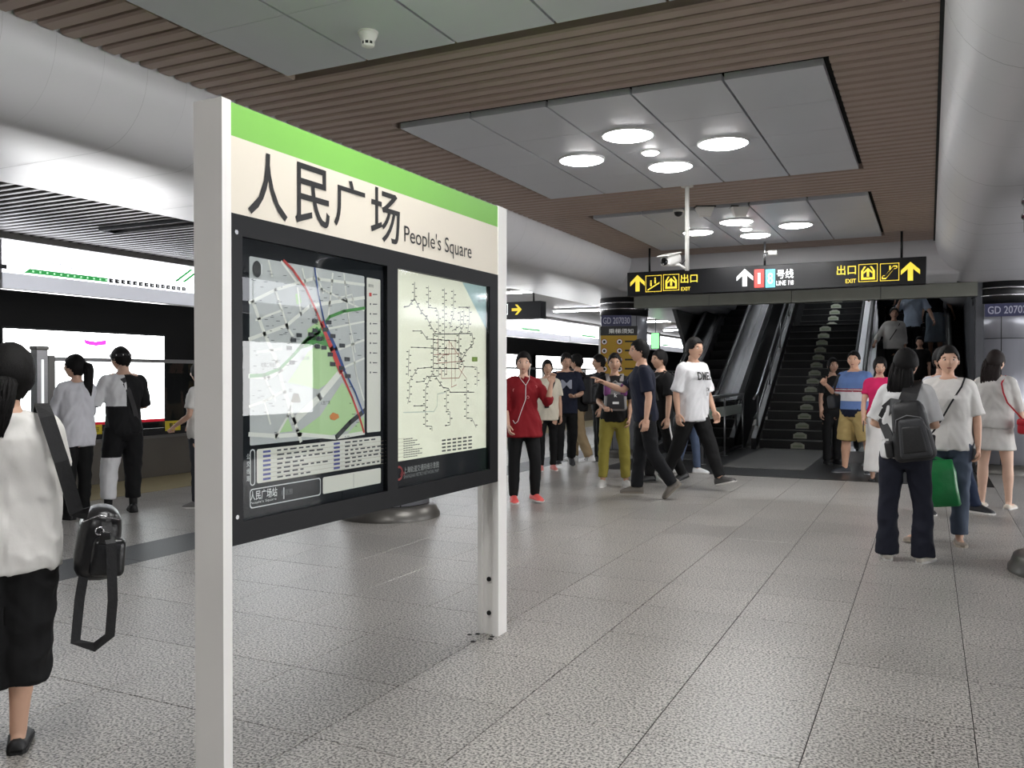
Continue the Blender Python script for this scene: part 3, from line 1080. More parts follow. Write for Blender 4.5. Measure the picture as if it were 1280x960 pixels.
def flat_quad(mb, pts, off, mi=0):
    P = [bp(*p, off) for p in pts]
    ar = sum(P[i][0] * P[(i + 1) % len(P)][1] - P[(i + 1) % len(P)][0] * P[i][1] for i in range(len(P)))
    if ar < 0:
        P = P[::-1]
    mb.add([(off, a, b) for a, b in P], [tuple(range(len(P)))], mi)
def stroke(mb, pts, wid, off, mi=0, closed=False):
    P = [Vector(bp(*p, off)) for p in pts]
    if closed:
        P.append(P[0])
    for a, b in zip(P[:-1], P[1:]):
        d = (b - a)
        if d.length < 1e-5:
            continue
        d.normalize()
        n = Vector((-d.y, d.x)) * wid / 2
        a2, b2 = a - d * wid * 0.35, b + d * wid * 0.35
        mb.add([(off, *(a2 - n)), (off, *(b2 - n)), (off, *(b2 + n)), (off, *(a2 + n))], [(0, 1, 2, 3)], mi)
def rrect_px(pts, off, r):
    """rounded rectangle through four picture corners lt, rt, rb, lb -> list of (y, z)"""
    P = [Vector(bp(*p, off)) for p in pts]
    y0, y1 = (P[0].x + P[3].x) / 2, (P[1].x + P[2].x) / 2
    z1, z0 = (P[0].y + P[1].y) / 2, (P[2].y + P[3].y) / 2
    out = []
    for (cx, cz, a0) in ((y1 - r, z1 - r, 0), (y0 + r, z1 - r, PI / 2), (y0 + r, z0 + r, PI), (y1 - r, z0 + r, 1.5 * PI)):
        for k in range(5):
            a = a0 + PI / 2 * k / 4
            out.append((cx + r * math.cos(a), cz + r * math.sin(a)))
    return out, (y0, y1, z0, z1)
def rr(name, pts, off, r, m):
    P, box = rrect_px(pts, off, r)
    MB().add([(off, a, b) for a, b in P], [tuple(range(len(P)))]).build(name, m, board)
    return box
def outline(name, pts, off, r, wid, m):
    P, box = rrect_px(pts, off, r)
    Q, _ = rrect_px(pts, off, r)
    cy, cz = (box[0] + box[1]) / 2, (box[2] + box[3]) / 2
    hw, hh = (box[1] - box[0]) / 2, (box[3] - box[2]) / 2
    Q = [(cy + (a - cy) * (1 - wid / hw), cz + (b - cz) * (1 - wid / hh)) for a, b in P]
    n = len(P)
    MB().add([(off, a, b) for a, b in P] + [(off, a, b) for a, b in Q], [(i, (i + 1) % n, n + (i + 1) % n, n + i) for i in range(n)]).build(name, m, board)
    return box
# station name
M_INK = mat('ink_black', (14, 14, 15), 0.5)
for ch, xa, ya, xb, yb in (('人', 309.5, 192, 359, 272.5), ('民', 368.5, 208, 411.6, 283), ('广', 417, 225.5, 456, 286.5), ('场', 463, 237.5, 499.5, 303)):
    ua, ub = bp(xa, 240)[0], bp(xb, 240)[0]
    xm = (xa + xb) / 2
    sl = 0.30 * 0 
    text_on(bpl(0.002), ch, ua, ub, bp(xm, yb)[1], bp(xm, ya)[1], 0.008).build('lettering', M_INK, board)
u0, u1 = bp(505, 300)[0], bp(589, 300)[0]
text_on(bpl(0.002), "People's Square", u0, u1, bp(547, 316.5)[1] - 0.008, bp(547, 293)[1] - 0.0, 0.0).build('lettering', M_INK, board)

# --- window one: street map poster behind glass
O1 = -0.022
M_POSTER = mat('poster_black', (24, 27, 31), 0.6, spec=0.1)
flat_rect('poster_sheet', w1[0], w1[1], zlo, zhi, O1, M_POSTER)
M_MAPG = mat('map_grey', (196, 197, 195), 0.5, 0, 0.04, 14)
M_MAPW = mat('map_road', (236, 234, 224), 0.5)
M_MAPC = mat('map_cream', (232, 228, 216), 0.5, 0, 0.02)
M_PARK = mat('map_park', (188, 220, 160), 0.5, 0, 0.02)
M_L1 = mat('map_red', (206, 58, 52), 0.5)
M_L8 = mat('map_blue', (38, 74, 140), 0.5)
M_L2 = mat('map_green', (72, 148, 66), 0.5)
M_PWH = mat('print_white', (228, 228, 226), 0.5)
M_PGR = mat('print_grey', (110, 110, 112), 0.5)
M_ORN = mat('print_orange', (216, 132, 60), 0.5)
mapbox = rr('map_sheet', [(312, 320), (455.5, 345.5), (455.5, 543), (312, 556.5)], O1 + 0.001, 0.006, M_MAPG)
o2, o3, o4, o5 = O1 + 0.0015, O1 + 0.002, O1 + 0.0025, O1 + 0.003
pk = MB()
for pts in ([(360, 478), (385, 440), (398, 430), (412, 432), (428, 456), (431, 466), (417, 452 + 22), (398, 487), (380, 482)],
            [(373, 540), (400, 520), (428, 478), (434, 486), (446, 512), (436, 538), (414, 544), (374, 546)],
            [(348, 541), (360, 522), (366, 539)], [(440, 536), (455, 520), (455, 541), (434, 543)],
            [(384, 412), (400, 400), (412, 416), (400, 424), (386, 424)], [(369, 368), (374, 366), (377, 378), (371, 381)]):
    flat_quad(pk, pts, o2)
pk.build('park_print', M_PARK, board)
rd = MB()
roads = [([(312, 378), (345, 362), (392, 348), (455, 356)], .012), ([(316, 377), (331, 418), (346, 452), (356, 490), (372, 538), (376, 551)], .016),
         ([(312, 424), (358, 407), (376, 392), (388, 382), (455, 372)], .014), ([(344, 362), (360, 410), (366, 420)], .011), ([(312, 470), (336, 472), (352, 462), (366, 446)], .016),
         ([(368, 526), (400, 496), (428, 462)], .030), ([(312, 543), (345, 545), (376, 543), (420, 547), (455, 541)], .016), ([(312, 508), (334, 500), (352, 490)], .010),
         ([(344, 548), (360, 520), (366, 500)], .010), ([(372, 360), (376, 392)], .009), ([(336, 326), (340, 345)], .009), ([(352, 327), (370, 352)], .009),
         ([(416, 342), (408, 420)], .010), ([(430, 342), (436, 400), (444, 440)], .008), ([(396, 358), (455, 388)], .008), ([(405, 412), (455, 402)], .008), ([(420, 438), (455, 425)], .009),
         ([(428, 460), (455, 448)], .009), ([(438, 420), (446, 470), (455, 500)], .008), ([(320, 400), (352, 388)], .008), ([(322, 440), (352, 436)], .008), ([(330, 500), (338, 530)], .008),
         ([(424, 372), (440, 368), (444, 388), (428, 392)], .005), ([(330, 470), (344, 500)], .007), ([(395, 340), (404, 366)], .008), ([(378, 336), (386, 372)], .008)]
for pts, wd in roads:
    stroke(rd, pts, wd, o3)
rd.build('road_print', M_MAPW, board)
ln = MB()
stroke(ln, [(313, 470), (330, 469), (350, 461), (366, 445), (384, 425), (398, 416)], .013, o4)
stroke(ln, [(398, 416), (412, 396), (430, 389), (455.5, 385)], .013, o4)
flat_quad(ln, [(370, 437), (396, 408), (410, 424), (412, 434), (396, 429), (384, 434)], o4)
ln.build('green_line_print', M_L2, board)
ln = MB()
stroke(ln, [(355, 326), (366, 337), (382, 360), (396, 390), (403, 408)], .011, o5)
stroke(ln, [(403, 405), (415, 436), (426, 464)], .026, o5)
stroke(ln, [(426, 464), (440, 496), (449, 520), (455, 540)], .011, o5)
ln.build('red_line_print', M_L1, board)
ln = MB()
stroke(ln, [(393.5, 335), (398, 368), (405, 400), (408, 410)], .008, o5 + .0003)
stroke(ln, [(408, 410), (420, 436), (430, 462)], .018, o5 + .0003)
stroke(ln, [(430, 462), (444, 490), (454, 516)], .009, o5 + .0003)
ln.build('blue_line_print', M_L8, board)
ln = MB()
stroke(ln, [(421, 546), (438, 528), (455, 514)], .022, o4)
ln.build('tunnel_road_print', mat('print_dark', (44, 46, 48), 0.5), board)
tags = MB()
for (x, y) in ((394, 401), (411, 403), (407, 412), (416, 420), (394, 413), (389, 418), (374, 419), (367, 425), (361.5, 435), (365, 453), (397, 433), (405, 434.5), (428, 432), (413, 443), (434, 449), (416, 455), (427, 460), (435, 470), (399, 423.5)):
    flat_quad(tags, [(x - 3.4, y - 2.8), (x + 3.4, y - 2.2), (x + 3.4, y + 2.6), (x - 3.4, y + 2.6)], o5 + .0006)
rnd = random.Random(3)
for k in range(170):
    x, y = rnd.uniform(315, 452), rnd.uniform(338, 548)
    l = rnd.uniform(0.8, 2.4)
    if y < 322 + (x - 312) * 0.19 or 372 < x < 438 and 430 < y < 540:
        continue
    flat_quad(tags, [(x - l, y - 0.35), (x + l, y - 0.3), (x + l, y + 0.35), (x - l, y + 0.35)], o5 + .0004)
tags.build('place_name_print', mat('print_ink', (46, 46, 52), 0.5), board)
def map_text(body, xa, ya, xb, yb, m=None, bold=0.0, off=None):
    off = o5 + 0.001 if off is None else off
    ym, xm = (ya + yb) / 2, (xa + xb) / 2
    text_on(bpl(off), body, bp(xa, ym)[0], bp(xb, ym)[0], bp(xm, yb)[1], bp(xm, ya)[1], bold).build('lettering', m or M_INK, board)
map_text('人民广场', 392.5, 419, 410, 425.5, None, 0.01)
map_text('人民公园', 380, 445, 391, 450)
map_text('人民广场', 405, 501, 417, 506)
map_text('地铁二号线', 331, 453, 348, 459)
# north mark, two small building marks
mb = MB()
n = 20
cN = bp(326.5, 336)
mb.add([(o5, cN[0] + .022 * math.cos(2 * PI * k / n), cN[1] + .03 * math.sin(2 * PI * k / n)) for k in range(n)], [tuple(range(n))])
mb.build('north_mark_print', M_INK, board)
mb = MB()
stroke(mb, [(327, 331), (327, 342)], .006, o5 + .0004)
mb.build('needle_print', M_PWH, board)
mb = MB()
flat_quad(mb, [(364, 502), (367, 492), (373, 492), (376, 502), (374, 503), (366, 503)], o5)
mb.build('hall_mark_print', mat('print_brown', (92, 78, 50), 0.5), board)
mb = MB()
flat_quad(mb, [(412, 520), (416, 515.5), (423, 518), (424, 522), (418, 525.5), (413, 524)], o5)
mb.build('theatre_mark_print', M_ORN, board)
# legend strip
rr('legend_sheet', [(458.5, 346), (475.5, 350.5), (475.5, 538.5), (458.5, 541.5)], O1 + 0.001, 0.006, M_MAPC)
map_text('图例', 465, 355, 471, 359)
mb = MB()
for k in range(9):
    y = 368 + k * 12.2
    flat_quad(mb, [(466, y - .6), (471.5, y - .4), (471.5, y + .6), (466, y + .6)], o3)
    flat_quad(mb, [(462.3, y - 1.2), (463.8, y - 1.2), (463.8, y + 1), (462.3, y + 1)], o3)
mb.build('legend_print', _mats['print_ink'], board)
mb = MB()
flat_quad(mb, [(461.5, 366), (464.5, 366), (464.5, 370.5), (461.5, 370.5)], o4)
mb.build('legend_red_print', M_L1, board)
# bus table
bx = rr('bus_table_sheet', [(321, 561), (476, 545.5), (476, 579), (321, 605.5)], O1 + 0.001, 0.008, M_MAPC)
ink, blu, lin_ = MB(), MB(), MB()
for col in range(2):
    for r in range(7):
        u = bx[0] + (bx[1] - bx[0]) * (0.04 + 0.53 * col)
        z = bx[3] - (bx[3] - bx[2]) * (0.1 + r * 0.135)
        blu.add([(o3, u, z - .003), (o3, u + .04, z - .003), (o3, u + .04, z + .005), (o3, u, z + .005)], [(0, 1, 2, 3)])
        lin_.add([(o2, u, z - .0115), (o2, u + .52, z - .0115), (o2, u + .52, z - .010), (o2, u, z - .010)], [(0, 1, 2, 3)])
        x = u + 0.075
        for q in range(rnd.randint(3, 9)):
            wq = rnd.uniform(.018, .04)
            if x + wq > u + .5:
                break
            ink.add([(o3, x, z - .002), (o3, x + wq, z - .002), (o3, x + wq, z + .004), (o3, x, z + .004)], [(0, 1, 2, 3)])
            x += wq + .014
ink.build('bus_stop_print', _mats['print_ink'], board)
blu.build('bus_number_print', mat('print_violet', (74, 78, 150), 0.5), board)
lin_.build('ruled_line_print', mat('print_rule', (190, 180, 160), 0.5), board)
outline('label_outline_print', [(312.5, 562), (319, 561), (319, 606.5), (312.5, 608)], O1 + 0.001, 0.012, 0.004, M_PWH)
for k, ch in enumerate('公交线路'):
    map_text(ch, 314, 567.5 + k * 9.2, 317.8, 574.5 + k * 9.2, M_PWH, 0.005, O1 + 0.0012)
outline('title_outline_print', [(312.3, 611), (401, 597.5), (401, 619.5), (312.3, 635.5)], O1 + 0.001, 0.012, 0.004, M_PWH)
map_text('人民广场站', 318, 612, 352, 624, M_PWH, 0.015, O1 + 0.0012)
map_text("People's Square", 318, 625, 351, 629, M_PWH, 0.0, O1 + 0.0012)
map_text('街区图', 357, 612, 371, 619, M_PGR, 0.005, O1 + 0.0012)
mb = MB()
stroke(mb, [(354.8, 610), (354.8, 623)], .006, O1 + 0.0012)
mb.build('divider_print', M_PWH, board)
rr('blank_sheet', [(403.5, 597), (476, 584.5), (476, 603.5), (403.5, 618)], O1 + 0.001, 0.008, M_MAPC)
mb = MB()
stroke(mb, [(442, 592), (442, 609)], .002, o2)
mb.build('fold_line_print', M_PGR, board)

# --- window two: metro network poster
M_NET = mat('network_sheet', (236, 234, 212), 0.5, 0, 0.02, 3, emit=0.12)
ys, ye = w2[0], w2[1]
zmid = bp(498, 578)[1]
flat_rect('network_sheet', ys, ye, zmid, zhi, O1, M_NET)
flat_rect('network_title_sheet', ys, ye, zlo, zmid, O1, mat('network_title', (36, 37, 40), 0.6, spec=0.1))
mb = MB()
flat_quad(mb, [(578, 353), (611, 359), (611, 418)], O1 + 0.0008)
mb.build('sea_print', mat('print_sea', (196, 224, 222), 0.5), board)
def np_(x, y, s=3.2):     # point of the zoomed drawing of the poster
    return (480 + x / s, 320 + y / s)
M_LINE = mat('net_line', (92, 92, 88), 0.5)
M_LINER = mat('net_line_red', (176, 110, 96), 0.5)
M_LINEL = mat('net_line_light', (150, 150, 142), 0.5)
dark = [[(122, 105), (122, 170), (150, 225), (170, 245), (190, 285), (205, 308)], [(122, 170), (100, 200), (80, 205)], [(178, 120), (178, 205), (208, 210), (218, 230), (218, 480)], [(242, 130), (242, 480)],
        [(278, 135), (278, 230), (262, 290)], [(197, 312), (300, 312), (300, 450), (197, 450), (197, 312)], [(115, 300), (150, 300), (172, 332), (300, 340)], [(110, 365), (300, 372), (318, 440)],
        [(100, 375), (97, 480)], [(130, 505), (160, 500), (172, 482), (218, 480)], [(200, 455), (166, 530), (166, 680), (192, 682), (192, 700)], [(120, 600), (166, 598)],
        [(208, 485), (235, 525), (258, 530), (265, 545), (360, 545)], [(250, 535), (250, 622), (264, 624), (264, 675), (245, 680)], [(330, 490), (330, 648), (352, 650), (368, 685)],
        [(320, 442), (372, 445), (372, 520)], [(300, 310), (352, 310), (358, 350), (330, 380), (302, 430)], [(340, 200), (342, 250), (334, 310)], [(305, 220), (305, 280), (272, 300)], [(320, 215), (318, 280), (300, 312)],
        [(135, 450), (190, 445)], [(135, 450), (102, 500), (102, 560), (95, 590)], [(300, 205), (345, 205)]]
mb, dt = MB(), MB()
for k, pl_ in enumerate(dark):
    P = [np_(*q) for q in pl_]
    stroke(mb, P, .0042 if k in (0, 1, 5, 12, 16) else .0030, o2)
    for a, b in zip(P[:-1], P[1:]):
        L_ = math.hypot(b[0] - a[0], b[1] - a[1])
        m_ = int(L_ / 4.2)
        for q in range(m_):
            t_ = (q + 0.5) / m_
            x, y = a[0] + (b[0] - a[0]) * t_, a[1] + (b[1] - a[1]) * t_
            s_ = 1 if q % 2 else -1
            flat_quad(dt, [(x + s_ * 1.9 - 1.1, y - .6), (x + s_ * 1.9 + 1.1, y - .6), (x + s_ * 1.9 + 1.1, y + .6), (x + s_ * 1.9 - 1.1, y + .6)], o3)
mb.build('network_line_print', M_LINE, board)
red = [[(215, 330), (215, 420), (240, 395), (260, 395), (260, 340), (300, 400)], [(230, 450), (230, 490), (300, 488), (322, 440)], [(270, 345), (270, 525), (290, 515)], [(285, 330), (285, 500)], [(200, 395), (300, 390)], [(205, 430), (320, 420)], [(300, 450), (330, 490)], [(250, 355), (250, 470)]]
mb = MB()
for pl_ in red:
    stroke(mb, [np_(*q) for q in pl_], .0030, o2 + .0003)
mb.build('network_red_print', M_LINER, board)
for k in range(26):
    x, y = rnd.uniform(76, 150), rnd.uniform(0, 1)
for r in range(9):
    for q in range(rnd.randint(4, 9)):
        x, y = np_(78 + q * 9.5, 732 + r * 9 - q * 1.2)
        flat_quad(dt, [(x, y), (x + 2.4, y - .3), (x + 2.4, y + .8), (x, y + 1)], o3)
for r in range(4):
    for q in range(6):
        x, y = np_(232 + q * 21, 735 + r * 14 - q * 2.6)
        flat_quad(dt, [(x, y), (x + 4.6, y - .6), (x + 4.6, y + 1.4), (x, y + 2)], o3)
dt.build('station_name_print', mat('print_fine', (84, 84, 80), 0.5), board)
mb = MB()
flat_quad(mb, [np_(352, 404), np_(374, 404), np_(374, 422), np_(352, 422)], o3)
mb.build('legend_green_print', mat('print_olive', (140, 170, 80), 0.5), board)
mb = MB()
stroke(mb, [np_(78, 626), np_(200, 622), np_(212, 600), np_(214, 552), np_(246, 545)], .004, o2)
mb.build('river_print', mat('print_river', (206, 218, 206), 0.5), board)
mb = MB()
stroke(mb, [(599, 370), (599, 377)], .006, o4)
mb.build('north_print', M_INK, board)
def net_text(body, xa, ya, xb, yb, m, bold=0.0):
    map_text(body, xa, ya, xb, yb, m, bold, O1 + 0.001)
net_text('上海轨道交通网络示意图', 509.5, 580.5, 553, 588.5, mat('print_pale', (176, 176, 174), 0.5), 0.0)
net_text('SHANGHAI METRO NETWORK MAP', 509.5, 590, 553, 594.5, mat('print_pale2', (140, 140, 140), 0.5))
c = bp(503.5, 592)
mb = MB()
n = 28
R1, R2 = 0.034, 0.024
ring = [(O1 + .001, c[0] + R1 * math.cos(2 * PI * k / n), c[1] + R1 * math.sin(2 * PI * k / n)) for k in range(n)] + [(O1 + .001, c[0] + R2 * math.cos(2 * PI * k / n), c[1] + R2 * math.sin(2 * PI * k / n)) for k in range(n)]
mb.add(ring, [(k, (k + 1) % n, n + (k + 1) % n, n + k) for k in range(n)])
stroke(mb, [(501, 594), (502, 590), (503.5, 593.5), (505, 590), (506, 594)], .006, O1 + .001)
mb.build('emblem_print', mat('print_emblem', (150, 44, 44), 0.5), board)
# glass panes
M_PANE = glass_mat('case_glass', (248, 250, 250), 0.015, 1.52)
MB().box(-0.010, -0.006, w1[0], w1[1], zlo, zhi).build('pane', M_PANE, board)
MB().box(-0.010, -0.006, w2[0], w2[1], zlo, zhi).build('pane', glass_mat('case_glass_b', (248, 250, 250), 0.06, 1.38), board)
for (y, z) in ((w1[0] - 0.03, zhi + 0.01), (w1[0] - 0.03, zlo + 0.02)):
    mb = MB()
    mb.tube([(0.002, y, z), (0.005, y, z)], 0.008, 10)
    mb.build('lock', M_CHROME, board)
# drill holes in the floor by the far post
for k, (px, py) in enumerate(((587, 793.5), (597, 792.5), (615, 796), (591, 802), (613, 799))):
    p = on_z(px, py, 0)
    mb = MB()
    mb.lathe([(0.0, 0.003), (0.012, 0.003), (0.014, 0.0005)], 0, 0, 10)
    t = mb.build('floor_bolt', M_BLACK, loc=p, label='dark bolt stub in the floor beside the far board post', cat='bolt', group='bolt stubs by the board post')
# ------------------------------------------------------------------ stairs
M_STEP = mat('step_dark', (36, 36, 37), 0.4, 0, 0.1, 6)
M_RISER = mat('riser_dark', (20, 20, 21), 0.5)
M_NOSE = mat('nosing', (120, 120, 118), 0.35, 0.5)
RISE, RUN, SY0 = 0.18, 0.312, 17.6
SXA, SXB = -3.06, -1.43
st = thing('staircase', 'dark stone staircase with pale stickers between the two escalators', 'stairs', (0, 0, 0))
M_STK = mat('riser_sticker', (240, 245, 226), 0.5)
M_STG = mat('riser_sticker_green', (204, 216, 184), 0.5)
y, z = SY0, 0.0
ks = 0
for k in range(26):
    if k == 15:
        y += 1.2
    mb = MB()
    dep = 1.55 if k == 14 else RUN + 0.02
    mb.box(SXA, SXB, y, y + dep, z - 0.02, z + RISE)
    s = mb.build('step', M_STEP, st)
    mb = MB()
    mb.box(SXA + 0.01, SXB - 0.01, y - 0.012, y + 0.035, z + RISE - 0.012, z + RISE + 0.004)
    mb.build('nosing', M_NOSE, s)
    xc = -2.33 + k * 0.004
    mb = MB()
    mb.prism([(xc - 0.13, z + 0.02), (xc + 0.13, z + 0.02), (xc + 0.13, z + 0.1), (xc + 0.05, z + 0.142), (xc - 0.05, z + 0.142), (xc - 0.13, z + 0.1)], 'y', y - 0.004, y + 0.002)
    mb.build('riser_sticker', M_STK, s)
    mb = MB()
    mb.prism([(xc - 0.09, z + 0.05), (xc + 0.09, z + 0.05), (xc + 0.09, z + 0.085), (xc - 0.09, z + 0.085)], 'y', y - 0.006, y - 0.003)
    mb.build('sticker_print', M_STG, s)
    y += RUN
    z += RISE
# stringers and handrails of the stairs
TAN = RISE / RUN
for xs, nm in ((SXA - 0.06, 'a'), (SXB + 0.06, 'b')):
    mb = MB()
    mb.prism([(SY0 - 0.3, 0.0), (SY0 + 9, 9 * TAN - 0.1), (SY0 + 9, 9 * TAN + 0.35), (SY0 - 0.3, 0.22)], 'x', xs - 0.05, xs + 0.05)
    mb.build('stringer', M_BLACKM, st)
    for dz, r in ((1.0, 0.026), (0.62, 0.014)):
        mb = MB()
        mb.tube([(xs, SY0 - 0.3, dz), (xs, SY0 + 0.1, dz + 0.1), (xs, SY0 + 9, 9 * TAN + dz)], r, 10)
        mb.build('handrail', M_STEEL, st)
    for k in range(6):
        yy = SY0 + 0.1 + k * 1.45
        mb = MB()
        mb.tube([(xs, yy, (yy - SY0) * TAN), (xs, yy, (yy - SY0) * TAN + 1.0)], 0.02, 8)
        mb.build('baluster', M_STEEL, st)

# ------------------------------------------------------------------ guard rails on the landing
def guard(x, y0, y1, label, strip):
    t = thing('guard_rail', label, 'railing', (x, y0, 0))
    L_ = y1 - y0
    n = 3
    for k in range(n):
        yy = L_ * k / (n - 1)
        mb = MB()
        mb.tube([(0, yy, 0), (0, yy, 1.08)], 0.022, 10)
        mb.build('post', M_STEEL, t)
        mb = MB()
        mb.tube([(0, yy, 0), (0, yy, 0.012)], 0.07, 16)
        mb.build('foot_plate', M_STEEL, t)
        if k < n - 1:
            mb = MB()
            mb.box(-0.005, 0.005, yy + 0.05, yy + L_ / (n - 1) - 0.05, 0.1, 1.0)
            mb.build('pane', M_DGLASS, t)
    mb = MB()
    mb.tube([(0, -0.12, 0.98), (0, -0.06, 1.09), (0, L_ * 0.5, 1.09), (0, L_ + 0.05, 1.09)], 0.028, 10)
    mb.build('top_rail', M_STEEL, t)
    if strip:
        mb = MB()
        mb.box(0.006, 0.009, 0.15, L_ - 0.15, 0.72, 0.9)
        mb.build('paper_strip', mat('strip_grey', (150, 156, 150), 0.5), t)
        text_on(lambda u, v: (0.0105, u, v), '小心', 0.5, 1.3, 0.75, 0.87, 0.01).build('lettering', mat('strip_green', (70, 150, 70), 0.5), t)
    return t
guard(-3.34, 13.95, 17.3, 'glass guard rail with a lettered strip beside the first escalator', True)
guard(-1.5, 15.6, 17.3, 'short steel guard rail behind the man in khaki shorts', False)

# ------------------------------------------------------------------ escalators
M_ESTEP = mat('escalator_step', (58, 58, 60), 0.45, 0.3, 0.08, 30, stretch=(40, 1, 1))
M_EDECK = mat('escalator_deck', (128, 128, 130), 0.3, 0.8, 0.05, 4, stretch=(6, 1, 1))
M_EBAL = mat('balustrade_black', (20, 21, 22), 0.22, 0.0, 0.05)
M_RUB = mat('rubber_black', (12, 12, 12), 0.5)
ETAN = 0.577
def escalator(xa, xb, ys, label, inner, outer):
    """steps between xa and xb; ys: start of the incline"""
    t = thing('escalator', label, 'escalator', (0, 0, 0))
    yE = ys + 12
    mb = MB()
    mb.prism([(ys - 1.4, 0.0), (ys, 0.0), (yE, 12 * ETAN - 0.12), (yE, 12 * ETAN - 1.4), (ys + 1.6, -0.3), (ys - 1.4, -0.3)], 'x', xa - inner, xb + outer)
    mb.build('truss', M_BLACKM, t)
    mb = MB()
    mb.box(xa, xb, ys - 1.4, ys - 0.35, 0.0, 0.02)
    mb.build('comb_plate', M_STEEL, t)
    pitch, n = 0.36, 28
    for k in range(n):
        y = ys - 0.4 + k * pitch
        z = max(0.03, (y - ys + 0.25) * ETAN + 0.02)
        dz = min(0.21, z)
        mb = MB()
        mb.prism([(y, z), (y + pitch + 0.02, z), (y + pitch + 0.02, z - dz), (y + 0.03, z - dz), (y + 0.008, z - dz * 0.5)], 'x', xa + 0.01, xb - 0.01)
        s = mb.build('step', M_ESTEP, t)
        mb = MB()
        mb.box(xa + 0.01, xb - 0.01, y - 0.002, y + 0.012, z - 0.012, z + 0.002)
        mb.build('step_edge', mat('step_edge', (96, 96, 96), 0.4, 0.4), s)
    for (x0, x1, xg) in ((xa - inner, xa, xa - 0.10), (xb, xb + outer, xb + 0.10)):
        # inclined metal deck
        mb = MB()
        mb.prism([(ys - 1.0, 0.0), (ys - 1.0, 0.2), (ys - 0.2, 0.22), (yE, 12 * ETAN + 0.28), (yE, 12 * ETAN), (ys, 0.0)], 'x', x0, x1)
        mb.build('deck', M_EDECK, t)
        # balustrade panel
        mb = MB()
        arc = [(ys - 1.25 + 0.38 * (1 - math.cos(a)), 0.62 + 0.36 * math.sin(a)) for a in [k * PI / 12 for k in range(-5, 7)]]
        mb.prism([(ys - 0.9, 0.2)] + arc + [(ys - 0.2, 0.98), (yE, 12 * ETAN + 1.05), (yE, 12 * ETAN + 0.27), (ys - 0.2, 0.2)], 'x', xg - 0.02, xg + 0.02)
        mb.build('balustrade', M_EBAL, t)
        mb = MB()
        path = [(xg, p[0], p[1]) for p in arc] + [(xg, ys - 0.2, 0.99), (xg, ys + 0.2, 1.16), (xg, yE, 12 * ETAN + 1.07)]
        mb.tube(path, 0.042, 10)
        mb.build('handrail', M_RUB, t)
        mb = MB()
        mb.tube([(xg, ys - 0.2, 0.94), (xg, ys + 0.2, 1.11), (xg, yE, 12 * ETAN + 1.02)], 0.032, 6)
        mb.build('rail_guide', M_CHROME, t)
    return t
escalator(-4.42, -3.68, 15.96, 'empty black escalator climbing beside the notice column', 0.24, 0.26)
escalator(-0.98, 0.24, 16.2, 'busy escalator carrying people down beside the stairs', 0.34, 0.34)

# ------------------------------------------------------------------ notice board and number plates on the columns
v = Vector((-_F.x, -_F.y, 0))
def plate(cx, cy, px, py0, py1, wpx, depth_off, name, label, cat_, m, thick=0.015):
    """upright plate on the camera side of a column"""
    toward = (Vector((CAM.x, CAM.y, 0)) - Vector((cx, cy, 0))).normalized()
    base = Vector((cx, cy, 0)) + toward * depth_off
    ang = math.atan2(toward.x, -toward.y)
    d = ray(px, py0)
    # meet the plate's plane
    n = toward
    tt = (base - Vector((CAM.x, CAM.y, 0))).dot(n) / Vector((d.x, d.y, 0)).dot(n)
    q = CAM + d * tt
    sc_ = tt / FPX
    z1 = q.z
    z0 = (CAM + ray(px, py1) * tt).z
    w = wpx * sc_
    t = thing(name, label, cat_, (q.x, q.y, z0), ang)
    MB().box(-w / 2, w / 2, 0, thick, 0, z1 - z0).build('plate', m, t)
    return t, w, z1 - z0
M_NUM = mat('number_plate', (58, 60, 92), 0.45)
M_NUMT = mat('plate_grey_text', (178, 180, 196), 0.5)
tp = lambda u, v_: (u, -0.003, v_)
t, w, h = plate(-5.0, 14.9, 770.5, 394, 407.5, 37, 0.445, 'number_plate', 'blue plate GD 207030 on the column by the escalator', 'sign', M_NUM)
text_on(tp, 'GD 207030', -w * 0.45, w * 0.45, h * 0.2, h * 0.8, 0.01).build('lettering', M_NUMT, t)
t, w, h = plate(1.02, 14.9, 1262, 379, 395, 54, 0.445, 'number_plate', 'blue plate starting GD 20702 on the column by the pale dress', 'sign', M_NUM)
text_on(tp, 'GD 207029', -w * 0.44, w * 0.44, h * 0.2, h * 0.8, 0.01).build('lettering', M_NUMT, t)
t, w, h = plate(-5.0, 14.9, 773.5, 408, 508, 45, 0.52, 'notice_board', 'yellow escalator notice board with round pictograms on the column', 'notice board', mat('notice_yellow', (176, 140, 34), 0.45, 0, 0.06), 0.03)
MB().box(-w / 2 - 0.008, w / 2 + 0.008, -0.004, 0.02, h - 0.16, h + 0.005).build('header', M_SIGNB, t)
text_on(lambda u, v_: (u, -0.007, v_), '乘梯须知', -w * 0.28, w * 0.4, h - 0.125, h - 0.04, 0.01).build('lettering', M_PWH, t)
MB().box(-w / 2 - 0.035, -w / 2, -0.004, 0.025, 0, h).build('edge_trim', M_WHITEP, t)
n = 20
for r in range(5):
    for cx in (-0.4, 0.02):
        c = (cx * w, h - 0.27 - r * 0.16)
        for (rad, m, off) in ((0.055, mat('pict_red', (150, 40, 36), 0.5), -0.002), (0.045, M_PWH, -0.004), (0.022, M_INK, -0.006)):
            MB().add([(c[0] + rad * math.cos(2 * PI * k / n), off, c[1] + rad * math.sin(2 * PI * k / n)) for k in range(n)], [tuple(range(n))]).build('pictogram_print', m, t)
    MB().add([(0.17 * w, -0.002, h - 0.28 - r * 0.16), (0.45 * w, -0.002, h - 0.28 - r * 0.16), (0.45 * w, -0.002, h - 0.25 - r * 0.16), (0.17 * w, -0.002, h - 0.25 - r * 0.16)], [(0, 1, 2, 3)]).build('rule_print', M_RISER, t)
